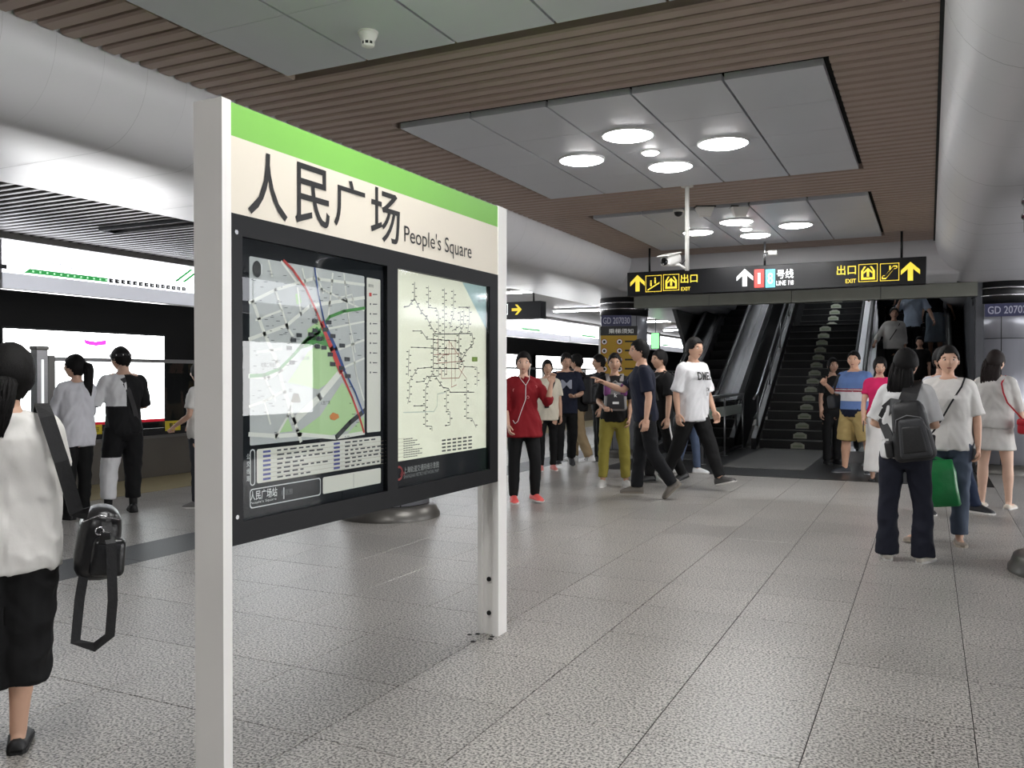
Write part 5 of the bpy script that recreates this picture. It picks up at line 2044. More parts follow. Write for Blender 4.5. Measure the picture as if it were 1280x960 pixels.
def to_world(info, p):
    return Matrix.Translation(info['loc']) @ Matrix.Rotation(info['rz'], 4, 'Z') @ V(p)

def surf(info, t, x, front=1, off=0.0, ease=0.018):
    """point on the garment surface: t along the spine, x sideways in metres, front 1 or back -1 (person's frame)"""
    q = info['interp'](t)
    w, d = q[1] * info['H'] + ease, q[2] * info['H'] + ease
    xx = max(-0.98, min(0.98, x / w))
    yy = (1 - abs(xx) ** (2 / 0.84)) ** (0.85 / 2)
    return info['P'] + info['up'] * (info['SP'] * t) + info['ay'] * (q[3] * info['H'] + front * (d * yy + off)) + info['ax'] * x

def strap(pts, wid, thick, name, m, parent):
    """flat band through points, thickness in the direction of the surface"""
    mb = MB()
    mb.tube(pts, wid / 2, 8, flat=1.0)
    return mb.build(name, m, parent)
def ribbon(pts, nrm, w, th, name, m, parent, loc=None):
    pts = [V(p) for p in pts]
    mb = MB()
    rings = []
    for i, p in enumerate(pts):
        t = (pts[min(i + 1, len(pts) - 1)] - pts[max(i - 1, 0)]).normalized()
        n = V(nrm[i] if isinstance(nrm, list) else nrm)
        n = (n - t * n.dot(t)).normalized()
        s = t.cross(n)
        rings.append([p + s * w / 2 - n * th / 2, p + s * w / 2 + n * th / 2, p - s * w / 2 + n * th / 2, p - s * w / 2 - n * th / 2])
    v, f = loft(rings)
    mb.add(v, f)
    return mb.build(name, m, parent)

def bag_root(info, name, label, cat_):
    t = thing(name, label, cat_, info['loc'], info['rz'])
    return t

def soft_box(c, size, bev, name, m, parent, R=None, taper=0.0, seed=0.0, rough=0.004):
    v, f = bevel_box(size[0], size[1], size[2], bev, 4)
    out = []
    for p in v:
        k = 1 - taper * max(0, p.z / size[2] + 0.5)
        q = V((p.x * k, p.y * (1 - taper * 0.5 * max(0, p.z / size[2] + 0.5)), p.z))
        q += V((noise.noise(q * 12 + V((seed, 0, 0))), noise.noise(q * 12 + V((0, seed, 5))), 0)) * rough
        out.append(V(c) + (R @ q if R is not None else q))
    return MB().add(out, f, 0, True).build(name, m, parent)

M_NYL = mat('nylon_black', (26, 26, 28), 0.55, 0, 0.12, 10, bump=0.2, bscale=60)
M_NYLG = mat('nylon_charcoal', (48, 49, 52), 0.6, 0, 0.1, 10, bump=0.2, bscale=60)
M_LEATHER = mat('leather_black', (20, 20, 22), 0.3, 0, 0.1, 14, bump=0.3, bscale=30)

def zipper(pts, m, parent, r=0.004):
    mb = MB()
    mb.tube(pts, r, 6)
    return mb.build('zip', m, parent)

# common shoes
SH_BLACKFLAT = dict(mat=mat('shoe_black', (24, 24, 25), 0.5), sole=M_BLACK, flat=True)
SH_BLACK = dict(mat=_mats['shoe_black'], sole=M_BLACK)
def shoes(nm, col, sole=M_SOLE, **k):
    return dict(mat=mat('shoe_' + nm, col, 0.55, 0, 0.06), sole=sole, **k)
BLK = dict(m='black', c=(22, 22, 24))

# 1 ---- woman nearest, from behind, at the picture edge
p1 = person('woman from behind in white tee and black culottes with shoulder bag', 12, 938, 433, 176, nod=16, turn=8, hands=('grip', 'grip'),
            arms=(((0.16, 0.22, -1), (-0.5, 1, 0.25)), ((-0.16, 0.22, -1), (0.5, 1, 0.25))), legs=(((-0.07, 0, -1), (-0.06, 0, -1)), ((0, 0, -1), (0, 0, -1))), feet=((0.05, 1, 0), (-0.15, 1, 0)),
            top=dict(m='white_tee', c=(226, 224, 220), sleeve=0.62, hem=-0.2, ease=0.030, box=0.098, fold=0.009),
            bottom=dict(kind='pants', name='culottes', m='black', c=(18, 18, 19), len=1.42, fit=(.066, .066, .064, .062, .06), fold=0.008, waist=0.1), shoe=SH_BLACKFLAT,
            hair=dict(style='lowpony', len=0.95, puff=0.15), skin=(204, 164, 140), voxel=0.010)
# bag with strap
t = bag_root(p1, 'shoulder_bag', 'shiny black shoulder bag with a long dangling strap', 'bag')
bc = V((0.315, 0.02, p1['PZ'] - 0.02))
Rb = Matrix.Rotation(0.12, 3, 'Y')
soft_box(bc, (0.18, 0.27, 0.29), 0.075, 'bag_body', M_LEATHER, t, Rb, 0.2, 2.0, 0.008)
soft_box(bc + V((0.03, -0.14, -0.04)), (0.13, 0.06, 0.15), 0.024, 'pocket', M_LEATHER, t, Rb, 0.1, 3.0)
soft_box(bc + V((0.02, -0.17, 0.04)), (0.04, 0.02, 0.05), 0.006, 'flap', M_LEATHER, t, Rb)
mb = MB()
mb.lathe([(0.012, -0.004), (0.017, -0.004), (0.017, 0.004), (0.012, 0.004), (0.012, -0.004)], 0, 0, 16, M=Matrix.Translation(bc + V((0.0, -0.176, 0.07))) @ Matrix.Rotation(PI / 2, 4, 'X'))
mb.build('metal_ring', M_CHROME, t)
zipper([bc + V((-0.06, -0.12, 0.10)), bc + V((0.0, -0.14, 0.125)), bc + V((0.07, -0.12, 0.10))], M_CHROME, t, 0.003)
sh = p1['A'][0][0]
ribbon([sh + V((-0.035, 0.075, 0.04)), sh + V((-0.02, 0.0, 0.098)), sh + V((0.0, -0.08, 0.05)), sh + V((0.05, -0.12, -0.12)), sh + V((0.10, -0.11, -0.32)), bc + V((-0.04, -0.10, 0.13))],
       [V((0, .6, 1)), V((0, 0, 1)), V((0, -1, 1)), V((0.2, -1, 0)), V((.2, -1, 0)), V((0, -1, 0))], 0.052, 0.006, 'shoulder_strap', M_NYL, t)
ribbon([bc + V((0.02, -0.10, 0.12)), bc + V((0.04, -0.19, 0.02)), bc + V((0.045, -0.19, -0.2)), bc + V((0.035, -0.17, -0.34)), bc + V((-0.02, -0.15, -0.385)), bc + V((-0.085, -0.13, -0.36)), bc + V((-0.07, -0.11, -0.2)), bc + V((-0.03, -0.1, 0.05))],
       [V((0, -1, 0.1))] * 8, 0.036, 0.005, 'long_strap', M_NYL, t)

# 2 ---- woman in white shirt with ponytail
p2 = person('woman in white shirt with black ponytail waiting by the gates', 96, 648, 443, -150, turn=-35, hands=('grip', 'grip'),
            arms=(((0.2, 0.3, -1), (-0.3, 1, 0.3)), ((-0.2, 0.3, -1), (0.3, 1, 0.3))),
            top=dict(m='white_shirt', c=(212, 212, 218), sleeve=1.35, hem=-0.22, ease=0.026, box=0.088, fold=0.008),
            bottom=dict(kind='pants', **BLK, len=1.95, fit=(.058, .054, .042, .036, .032)), shoe=SH_BLACK,
            hair=dict(style='pony', len=1.8, puff=0.07), skin=(214, 174, 152), voxel=0.012)
# 3 ---- man in black and white
p3 = person('man in half black half white outfit with headband', 155, 641, 433, -155, sex='m', turn=-20, nod=10, hands=('grip', 'grip'),
            arms=(((0.22, 0.15, -1), (-0.5, 0.9, 0.1)), ((-0.28, 0.35, -0.9), (0.2, 1, -0.15))), feet=((0.35, 1, 0), (-0.3, 1, 0)),
            legs=(((0.03, 0, -1), (0, 0, -1)), ((-0.12, 0.08, -1), (-0.05, -0.03, -1))),
            top=dict(m='black_top', c=(24, 24, 26), sleeve=0.95, hem=-0.1, ease=0.022, fold=0.007, extra=[('white_half', (220, 220, 222))],
                     paint=lambda c, i: 1 if (c.x < -0.03 and (c - i['P']).dot(i['up']) > 0.42 * i['SP']) else 0),
            bottom=dict(kind='pants', m='black_pants', c=(20, 20, 22), len=1.75, fit=(.064, .062, .052, .046, .042), extra=[('white_half', (220, 220, 222))],
                        paint=lambda c, i: 1 if (c.x < -0.005 and c.z < 0.60) else 0),
            shoe=dict(mat=_mats['shoe_black'], sole=M_BLACK, sock=mat('sock_black', (20, 20, 21), 0.8), sockh=.075), hair=dict(style='short', puff=0.06), skin=(208, 172, 150), voxel=0.012)
hb = MB()
n = 28
rr_ = [[p3['HP']((math.sin(2 * PI * k / n) * 0.392, math.cos(2 * PI * k / n) * 0.478 - 0.012, z + 0.05 * math.cos(2 * PI * k / n))) for k in range(n)] for z in (0.10, 0.24)]
hb.add([p for r in rr_ for p in r], [(k, (k + 1) % n, n + (k + 1) % n, n + k) for k in range(n)], 0, True)
o = hb.build('headband', mat('headband', (30, 30, 34), 0.7), p3['root'])
for k in range(10):
    a = 2 * PI * k / 10
    c = p3['HP']((math.sin(a) * 0.40, math.cos(a) * 0.487 - 0.012, 0.17 + 0.05 * math.cos(a)))
    MB().add(*ball(c, (0.006, 0.006, 0.008), 6, 4)).build('headband_print', M_PWH, o)
# suspender across the back
ribbon([surf(p3, 0.95, -0.06, -1, 0.006), surf(p3, 0.7, -0.01, -1, 0.008), surf(p3, 0.4, 0.05, -1, 0.008), surf(p3, 0.15, 0.09, -1, 0.006)], V((0, -1, 0)), 0.05, 0.005, 'suspender', M_NYL, p3['root'])
# 4 ---- person mostly hidden behind the near post
person('person in white top hidden behind the white board post', 252, 634, 452, -120, hands=('grip', 'grip'), arms=(((0.2, 0.1, -1), (0, .8, -.5)), ((-0.2, 0.1, -1), (0.1, 0.8, -.5))),
       top=dict(m='white_tee', c=(226, 224, 220), sleeve=0.7, hem=-0.12, ease=0.024, box=0.095), bottom=dict(kind='pants', m='grey_pants', c=(60, 62, 68), len=1.9), shoe=shoes('grey', (120, 118, 116)), hair=dict(style='mid'), voxel=0.015, bulk=1.1)

# 5 ---- woman in red tunic
p5 = person('woman in loose red top with white earphone cord and pink shoes', 654, 627, 440, 12, turn=14, hands=('relax', 'relax'), arms=(((0.25, 0.08, -1), (-0.05, 0.45, -0.7)), ((-0.38, 0.55, -0.75), (-0.06, 0.42, 0.95))),
            legs=(((0.05, 0.0, -1), (0.02, 0.02, -1)), ((-0.10, 0.18, -1), (-0.02, -0.16, -1))), feet=((0.12, 1, 0), (-0.25, 1, 0)), palms=(None, (0, 0.3, 0)),
            top=dict(m='red_top', c=(128, 24, 32), sleeve=1.25, hem=-0.33, ease=0.034, flare=0.05, fold=0.011, name='tunic'),
            bottom=dict(kind='pants', name='leggings', **BLK, len=1.95, fit=(.059, .055, .041, .039, .030), ease=0.012, fold=0.002), shoe=shoes('pink', (236, 96, 92), lace=mat('lace_teal', (120, 190, 180), .6)),
            hair=dict(style='short', puff=0.09), skin=(212, 172, 150), voxel=0.012)
t = thing('earphones', 'white earphones with a looping cord on the red top', 'earphones', p5['loc'], p5['rz'])
MB().tube([p5['HP']((0.33, 0.06, -0.10)), p5['HP']((0.30, 0.16, -0.45)), surf(p5, 0.98, 0.05, 1, 0.03), surf(p5, 0.85, 0.0, 1, 0.03), surf(p5, 0.55, 0.01, 1, 0.05), surf(p5, 0.3, 0.06, 1, 0.065), surf(p5, 0.1, 0.10, 1, 0.075), surf(p5, 0.05, 0.13, 1, 0.08), surf(p5, 0.12, 0.15, 1, 0.085)], 0.0035, 6).build('cord', M_PWH, t)
MB().tube([p5['HP']((-0.33, 0.06, -0.10)), p5['HP']((-0.28, 0.18, -0.45)), surf(p5, 0.98, -0.05, 1, 0.03), surf(p5, 0.85, 0.0, 1, 0.03)], 0.0035, 6).build('cord', M_PWH, t)
for s in (1, -1):
    MB().add(*ball(p5['HP']((s * 0.35, 0.06, -0.06)), (0.009, 0.009, 0.012), 8, 6)).build('earbud', M_PWH, t)
for (tt, x) in ((0.75, 0.13), (0.82, -0.12), (0.6, -0.02), (0.2, -0.04)):
    c = surf(p5, tt, x, 1, 0.022)
    mb = MB()
    mb.lathe([(0.012, -0.002), (0.018, -0.002), (0.018, 0.002), (0.012, 0.002)], 0, 0, 10, M=Matrix.Translation(c) @ Matrix.Rotation(PI / 2, 4, 'X'))
    mb.build('flower_print', mat('print_rose', (206, 120, 120), 0.7), p5['root'])

# 6 ---- person in cream tee, pink shoes
p6 = person('woman in cream tee and black trousers behind the red top', 684, 588, 449, 5, hands=('relax', 'relax'), legs=(((0.03, 0.1, -1), (0, -0.1, -1)), ((-0.03, -0.08, -1), (0, -0.12, -1))),
            top=dict(m='cream_tee', c=(222, 214, 196), sleeve=0.75, hem=-0.18, ease=0.028, box=0.088), bottom=dict(kind='pants', **BLK, len=1.92, fit=(.054, .049, .037, .034, .028)), shoe=shoes('rose', (214, 130, 124)),
            hair=dict(style='mid', puff=0.05), skin=(204, 164, 140), voxel=0.015)
t = bag_root(p6, 'crossbody_pouch', 'small black pouch hanging on the cream tee', 'bag')
c = surf(p6, 0.3, 0.02, 1, 0.04)
soft_box(c, (0.07, 0.03, 0.13), 0.01, 'pouch', M_NYL, t)
ribbon([c + V((0, 0, 0.06)), surf(p6, 0.6, -0.04, 1, 0.035), surf(p6, 0.9, -0.10, 1, 0.03), p6['A'][1][0] + V((0.03, 0, 0.07))], V((0, 1, 0.2)), 0.02, 0.004, 'strap', M_NYL, t)

# 7 ---- man in navy tee with M
p7 = person('man in navy tee with a big pale letter M', 707, 584, 443, 4, sex='m', turn=-10, nod=12, hands=('relax', 'relax'), arms=(((0.2, 0.05, -1), (0.02, 0.2, -1)), ((-0.22, 0.1, -1), (0.45, 0.75, -0.1))), palms=(None, (0, 0, 1)),
            legs=(((0.04, 0.22, -1), (0.02, 0.0, -1)), ((-0.05, -0.12, -1), (0, -0.5, -1))), feet=((0.12, 1, 0.12), (-0.1, 1, -0.5)),
            top=dict(m='navy_tee', c=(28, 32, 48), sleeve=0.85, hem=-0.15, ease=0.028), bottom=dict(kind='pants', **BLK, len=1.95, fit=(.058, .056, .048, .042, .04)), shoe=shoes('dark', (34, 34, 38)), hair=dict(style='short', puff=0.06), skin=(194, 154, 132), voxel=0.014)
def chest_text(info, body, t0, t1, x0, x1, m, bold=0.02, front=1, off=0.024, ease=0.030, name='lettering', slant=0.0):
    v, f, asp = text_geo(body, bold)
    bm = bmesh.new()
    vv = [bm.verts.new((p[0], p[1], 0)) for p in v]
    for q in f:
        try:
            bm.faces.new([vv[i] for i in q])
        except ValueError:
            pass
    bmesh.ops.triangulate(bm, faces=bm.faces[:])
    for _ in range(4):           # fine enough to follow the chest
        lim = 0.022 / max(abs(x1 - x0), 0.01)
        long_ = [e for e in bm.edges if e.calc_length() > lim]
        if long_:
            bmesh.ops.subdivide_edges(bm, edges=long_, cuts=1)
            bmesh.ops.triangulate(bm, faces=bm.faces[:])
    bm.verts.index_update()
    v = [(p.co.x, p.co.y) for p in bm.verts]
    f = [tuple(q.index for q in p.verts) for p in bm.faces]
    bm.free()
    mb = MB()
    mb.add([surf(info, t0 + (t1 - t0) * b, (x0 + (x1 - x0) * a) + slant * b, front, off, ease) for a, b in v], f)
    return mb.build(name, m, info['root'])
chest_text(p7, 'M', 0.54, 0.79, 0.085, -0.085, mat('print_steel', (150, 154, 168), 0.7), 0.015, off=0.034)

# 8 ---- man in khaki trousers with black backpack, facing the gates
p8 = person('man in khaki trousers carrying a black backpack', 722, 578, 441, -118, sex='m', turn=-10, legs=(((0.03, 0.3, -1), (0, 0.0, -1)), ((-0.03, -0.25, -1), (0, -0.45, -1))), feet=((0.1, 1, 0.05), (-0.1, 1, -0.15)),
            top=dict(m='black', c=(22, 22, 24), sleeve=0.8, hem=-0.12, ease=0.026), bottom=dict(kind='pants', m='khaki', c=(150, 130, 100), len=1.9, fit=(.062, .060, .05, .045, .042), fold=0.009),
            shoe=shoes('white', (222, 222, 222), stripe=M_BLACK), hair=dict(style='short', puff=0.07), skin=(204, 164, 140), voxel=0.014)
def backpack(info, name, label, size, m1, m2, front=-1, tmid=0.55, drop=0.0):
    t = bag_root(info, name, label, 'backpack')
    c = surf(info, tmid, 0, front, size[1] / 2 + 0.01) + V((0, 0, drop))
    soft_box(c, size, min(size) * 0.3, 'pack_body', m1, t, None, 0.12, 4.0, 0.006)
    soft_box(c + V((0, front * size[1] * 0.52, -size[2] * 0.16)), (size[0] * 0.78, size[1] * 0.35, size[2] * 0.52), size[1] * 0.1, 'front_pocket', m2, t, None, 0.1, 6.0, 0.004)
    zipper([c + V((-size[0] * .36, front * size[1] * .5, size[2] * .18)), c + V((0, front * size[1] * .56, size[2] * .24)), c + V((size[0] * .36, front * size[1] * .5, size[2] * .18))], M_PGR, t)
    mb = MB()
    mb.tube([c + V((-0.04, -front * size[1] * .3, size[2] * .48)), c + V((0, -front * size[1] * .3, size[2] * .57)), c + V((0.04, -front * size[1] * .3, size[2] * .48))], 0.009, 8)
    mb.build('carry_handle', m1, t)
    for i, s in enumerate((1, -1)):
        sh = info['A'][i][0]
        x = s * min(abs(sh.x) - 0.03, 0.12)
        ribbon([surf(info, 0.88, x * .7, front, 0.03), V((x * .8, sh.y, sh.z + 0.085)), surf(info, 0.85, x * .85, -front, 0.028), surf(info, 0.6, x, -front, 0.03), surf(info, 0.35, x * 1.1, -front, 0.02)],
               [V((0, front, .6)), V((0, 0, 1)), V((0, -front, .3)), V((0, -front, 0)), V((0, -front, 0))], 0.05, 0.012, 'shoulder_strap', m1, t)
    return t, c
backpack(p8, 'backpack', 'black backpack on the man in khaki trousers', (0.32, 0.20, 0.46), M_NYL, M_NYLG, tmid=0.5)

# 9 ---- man beside the column, raising an arm
p9 = person('man in black tee raising his arm beside the notice column', 750, 576, 443, -75, sex='m', hands=('point', 'relax'), arms=(((0.5, 0.75, -0.25), (0.3, 1, 0.5)), ((-0.18, 0.02, -1), (0, 0.2, -1))),
            top=dict(m='black', c=(22, 22, 24), sleeve=0.8, hem=-0.12, ease=0.026), bottom=dict(kind='pants', **BLK, len=1.95, fit=(.058, .056, .048, .042, .04)), shoe=SH_BLACK, hair=dict(style='short', puff=0.07), skin=(204, 164, 140), voxel=0.015)

# 10 ---- person in mustard trousers with a front pack
p10 = person('person in mustard trousers wearing a backpack in front', 768, 608, 441, 3, turn=4, legs=(((0.12, 0.02, -1), (0.04, 0.0, -1)), ((-0.10, 0.04, -1), (-0.06, 0.0, -1))), feet=((0.35, 1, 0), (-0.35, 1, 0)),
             arms=(((0.2, 0.1, -1), (-0.25, 0.8, -0.2)), ((-0.2, 0.0, -1), (0.1, 0.45, -0.8))), hands=('grip', 'relax'),
             top=dict(m='black', c=(22, 22, 24), sleeve=0.85, hem=-0.08, ease=0.028), bottom=dict(kind='pants', m='mustard', c=(140, 130, 58), len=1.82, fit=(.062, .056, .042, .038, .034), fold=0.007),
             shoe=shoes('silver', (178, 176, 172), lace=M_PWH), hair=dict(style='short', puff=0.06), skin=(188, 150, 126), voxel=0.013)
M_PK1 = mat('pack_grey', (136, 132, 130), 0.6, 0, 0.06)
M_PK2 = mat('pack_black', (34, 32, 36), 0.55, 0, 0.08)
t, c = backpack(p10, 'backpack', 'grey and purple backpack worn on the chest', (0.30, 0.14, 0.36), M_PK1, M_PK2, 1, 0.52)
M_PURP = mat('pack_purple', (110, 52, 108), 0.6)
soft_box(c + V((0.105, 0.03, 0.09)), (0.09, 0.11, 0.16), 0.03, 'side_panel', M_PURP, t)
soft_box(c + V((-0.105, 0.03, 0.09)), (0.09, 0.11, 0.16), 0.03, 'side_panel', M_PURP, t)
MB().box(c.x - 0.04, c.x + 0.04, c.y + 0.093, c.y + 0.099, c.z - 0.09, c.z - 0.06).build('name_patch', M_PWH, t)
text_on(lambda u, v: (u, c.y + 0.1, v), 'k', c.x + 0.02, c.x - 0.02, c.z + 0.0, c.z + 0.05, 0.03).build('lettering', M_PWH, t)

# 11 ---- man in navy polo pointing
p11 = person('man in navy polo striding and pointing beside mustard trousers', 806, 622, 428, -82, sex='m', hands=('point', 'relax'), turn=-6,
             arms=(((0.05, 0.62, -0.72), (0.0, 1, 0.42)), ((-0.16, -0.16, -1), (-0.02, 0.12, -1))), lean=(0, 0.07),
             legs=(((0.02, 0.10, -1), (0, 0.10, -1)), ((-0.03, -0.18, -1), (0, -0.62, -1))), feet=((0.1, 1, 0), (-0.1, 0.85, -0.75)),
             top=dict(m='navy_polo', c=(26, 30, 46), sleeve=0.8, hem=-0.12, ease=0.024, name='polo_shirt'), bottom=dict(kind='pants', m='charcoal', c=(22, 23, 26), len=1.95, fit=(.060, .056, .046, .042, .038)),
             shoe=shoes('brown', (96, 90, 82), mat('sole_brown', (120, 112, 100), .7), lace=mat('lace_grey', (130, 124, 116), .7)), hair=dict(style='short', puff=0.07), skin=(204, 162, 138), voxel=0.012)
chest_text(p11, 'W', 0.66, 0.76, -0.04, -0.09, mat('print_violetgrey', (80, 84, 120), 0.7), 0.0)

# 12 ---- person with lettered backpack
p12 = person('person in black with a lettered black backpack behind the navy polo', 826, 603, 437, -62, sex='m', hands=('relax', 'relax'), legs=(((0.02, 0.28, -1), (0, 0.0, -1)), ((-0.03, -0.2, -1), (0, -0.5, -1))), feet=((0.1, 1, 0), (-0.1, 1, -0.3)),
             top=dict(m='black', c=(22, 22, 24), sleeve=0.85, hem=-0.12, ease=0.026), bottom=dict(kind='pants', **BLK, len=1.95, fit=(.058, .054, .046, .04, .036)), shoe=SH_BLACK, hair=dict(style='short', puff=0.07), skin=(204, 164, 140), voxel=0.014)
t, c = backpack(p12, 'backpack', 'black backpack with white lettering behind the white tee', (0.34, 0.2, 0.5), M_NYL, M_NYL, -1, 0.5)
text_on(lambda u, v: (-0.172, u, v), 'NIKE', c.y - 0.10, c.y + 0.10, c.z + 0.10, c.z + 0.16, 0.03).build('lettering', M_PWH, t)
ribbon([p12['J'][1][0] + V((-0.10, -0.02, -0.05)), p12['J'][1][0].lerp(p12['J'][1][1], .5) + V((-0.098, 0, 0)), p12['J'][1][1] + V((-0.085, 0, 0.05))], V((-1, 0, 0)), 0.022, 0.004, 'side_stripe', M_PWH, p12['root'])

# 13 ---- man in white lettered tee
p13 = person('man in white lettered tee striding past the escalator', 866, 611, 423, 52, sex='m', hands=('relax', 'relax'), turn=6,
             arms=(((0.2, -0.2, -1), (0.1, 0.2, -1)), ((-0.2, 0.1, -1), (0, 0.35, -0.8))),
             legs=(((0.05, -0.32, -1), (0.02, -0.55, -1)), ((-0.04, 0.42, -1), (0, 0.40, -1))), feet=((0.1, 0.9, -0.5), (-0.1, 1, 0.28)),
             top=dict(m='white_tee2', c=(224, 224, 226), sleeve=0.95, hem=-0.2, ease=0.036, box=0.1, fold=0.01), bottom=dict(kind='pants', **BLK, len=1.9, fit=(.062, .058, .048, .042, .036)),
             shoe=shoes('charcoal', (62, 60, 58), lace=M_PGR), hair=dict(style='short', puff=0.09), skin=(198, 158, 134), voxel=0.012)
chest_text(p13, 'DMEL', 0.66, 0.83, 0.14, -0.11, M_INK, 0.03, ease=0.042)
chest_text(p13, 'TM', 0.42, 0.5, -0.02, -0.09, M_INK, 0.02, ease=0.044)
chest_text(p13, 'III', 0.33, 0.4, -0.03, -0.07, M_INK, 0.0, ease=0.046)
# 14 ---- person in jeans behind
person('person in blue jeans and white sneakers behind the white lettered tee', 862, 592, 456, 72, legs=(((0.03, -0.2, -1), (0, -0.25, -1)), ((-0.03, 0.15, -1), (0, 0.1, -1))), feet=((0.1, 1, -0.1), (-0.1, 1, 0.0)),
       top=dict(m='grey_top', c=(90, 92, 98), sleeve=0.8, hem=-0.1), bottom=dict(kind='pants', m='denim', c=(70, 82, 104), len=1.9), shoe=shoes('white', (222, 222, 222)), hair=dict(style='short'), voxel=0.016)

# 15 ---- man in striped polo and khaki shorts
def stripes(c, i):
    t_ = (c - i['P']).dot(i['up']) / i['SP']
    if t_ < 0.05:
        return 3
    if t_ < 0.26:
        return 0
    if t_ < 0.50:
        return 1
    if t_ < 0.53:
        return 2
    if t_ < 0.555:
        return 1
    if t_ < 0.58:
        return 2
    return 0
p15 = person('man in blue and white striped polo and khaki shorts', 1068, 592, 438, -38, sex='m', bulk=1.14, turn=-25, hands=('grip', 'relax'),
             arms=(((0.3, 0.1, -0.9), (0.1, 0.8, 0.65)), ((-0.3, 0.0, -1), (-0.05, 0.3, -1))), legs=(((0.10, 0.03, -1), (0.06, 0.0, -1)), ((-0.22, -0.12, -1), (-0.1, -0.1, -1))), feet=((0.5, 1, 0), (-0.3, 1, 0)),
             top=dict(m='polo_blue', c=(104, 132, 186), sleeve=0.9, hem=-0.16, ease=0.028, extra=[('polo_white', (224, 224, 226)), ('polo_red', (150, 50, 66)), ('polo_navy', (24, 28, 48))], paint=stripes, name='polo_shirt', fold=0.005),
             bottom=dict(kind='shorts', name='shorts', m='khaki_short', c=(178, 156, 104), len=1.0, fit=(.066, .068, .066, .06, .06), waist=0.1, fold=0.009), shoe=shoes('navy', (34, 38, 46), mat('sole_grey', (150, 150, 152), .6)), hair=dict(style='short', puff=0.04), skin=(208, 164, 138), voxel=0.013)
t = bag_root(p15, 'shoulder_bag', 'dark grey shoulder bag on the man in khaki shorts', 'bag')
c = V((0.30, 0.06, p15['PZ'] + 0.12))
soft_box(c, (0.14, 0.26, 0.22), 0.05, 'bag_body', M_NYLG, t, Matrix.Rotation(0.2, 3, 'Y'), 0.2, 1.0, 0.012)
ribbon([c + V((0, 0.02, 0.1)), V((0.28, 0.10, p15['PZ'] + 0.35)), p15['A'][0][0] + V((0.0, 0.09, 0.0)), p15['A'][0][0] + V((-0.02, 0.0, 0.085))], [V((1, 0, 0)), V((0, 1, 0)), V((0, 1, 0)), V((0, 0, 1))], 0.045, 0.006, 'strap', M_NYL, t)
# 16 ---- dark figure beside him
person('person in black standing in the shade beside the striped polo', 1040, 580, 447, 25, turn=10, sex='f', top=dict(m='black', c=(22, 22, 24), sleeve=0.8, hem=-0.12), bottom=dict(kind='pants', **BLK, len=1.95), shoe=SH_BLACK, hair=dict(style='mid'), skin=(178, 142, 122), voxel=0.016)
# 17 ---- woman in pink top and white skirt
p17 = person('woman in pink top and long white skirt behind the sling bag', 1099, 601, 446, 4, nod=14, hands=('grip', 'grip'), arms=(((0.2, 0.1, -1), (0.05, 0.4, -1)), ((-0.2, 0.1, -1), (0.2, 0.8, 0.2))),
             top=dict(m='pink_top', c=(196, 36, 92), sleeve=0.6, hem=0.05), bottom=dict(kind='skirt', m='white_skirt', c=(218, 216, 214), hem=0.08, wide=0.12, deep=0.1, pleat=0.05), shoe=SH_BLACKFLAT, hair=dict(style='mid', puff=0.08), skin=(198, 160, 138), voxel=0.015)
t = thing('mobile_phone', 'black phone in the hand of the woman in a white skirt', 'phone', p17['loc'], p17['rz'])
w_ = p17['A'][0][2] + V((0.0, 0.05, -0.10))
soft_box(w_, (0.012, 0.075, 0.15), 0.004, 'case', M_BLACKM, t)

# 18 ---- woman from behind with sling backpack
p18 = person('woman from behind in white tee and navy trousers near green bag', 1131, 701, 435, 172, turn=22, tilt=0, hands=('grip', 'grip'), arms=(((0.25, 0.12, -1), (-0.5, 0.8, 0.1)), ((-0.34, 0.10, -1), (0.35, 0.85, -0.05))),
             legs=(((0.10, 0.03, -1), (0.02, 0.0, -1)), ((-0.10, 0.0, -1), (-0.02, 0.02, -1))), feet=((0.3, 1, 0), (-0.25, 1, 0)),
             top=dict(m='white_tee3', c=(206, 206, 206), sleeve=0.85, hem=-0.08, ease=0.026, box=0.086, fold=0.009), bottom=dict(kind='pants', m='navy_pants', c=(28, 30, 42), len=2.0, fit=(.064, .056, .044, .047, .052), fold=0.008),
             shoe=shoes('cream', (196, 190, 178), flat=True), hair=dict(style='long', len=0.55, puff=0.07), skin=(204, 164, 140), voxel=0.011)
t = bag_root(p18, 'sling_backpack', 'large black sling backpack across the back of the white tee', 'backpack')
Rb = Matrix.Rotation(-0.16, 3, 'Y')
c = surf(p18, 0.34, 0.07, -1, 0.105)
soft_box(c, (0.31, 0.17, 0.46), 0.065, 'pack_body', M_NYL, t, Rb, 0.3, 5.0, 0.006)
soft_box(c + Rb @ V((0.02, -0.09, -0.05)), (0.23, 0.06, 0.3), 0.03, 'front_pocket', M_NYLG, t, Rb, 0.25, 7.0, 0.004)
soft_box(c + Rb @ V((0.02, -0.115, -0.06)), (0.17, 0.03, 0.2), 0.014, 'mesh_panel', M_NYL, t, Rb, 0.2)
zipper([c + Rb @ V(p) for p in ((-0.10, -0.105, 0.0), (-0.08, -0.10, 0.10), (0.0, -0.105, 0.125), (0.09, -0.10, 0.10), (0.13, -0.105, 0.0))], M_PGR, t, 0.004)
soft_box(c + Rb @ V((-0.17, 0.0, -0.12)), (0.06, 0.11, 0.13), 0.02, 'side_pocket', M_NYL, t, Rb)
MB().box(c.x - 0.20, c.x - 0.15, c.y - 0.075, c.y - 0.068, c.z - 0.075, c.z - 0.06).build('label_tag', M_PWH, t)
shR = p18['A'][0][0]
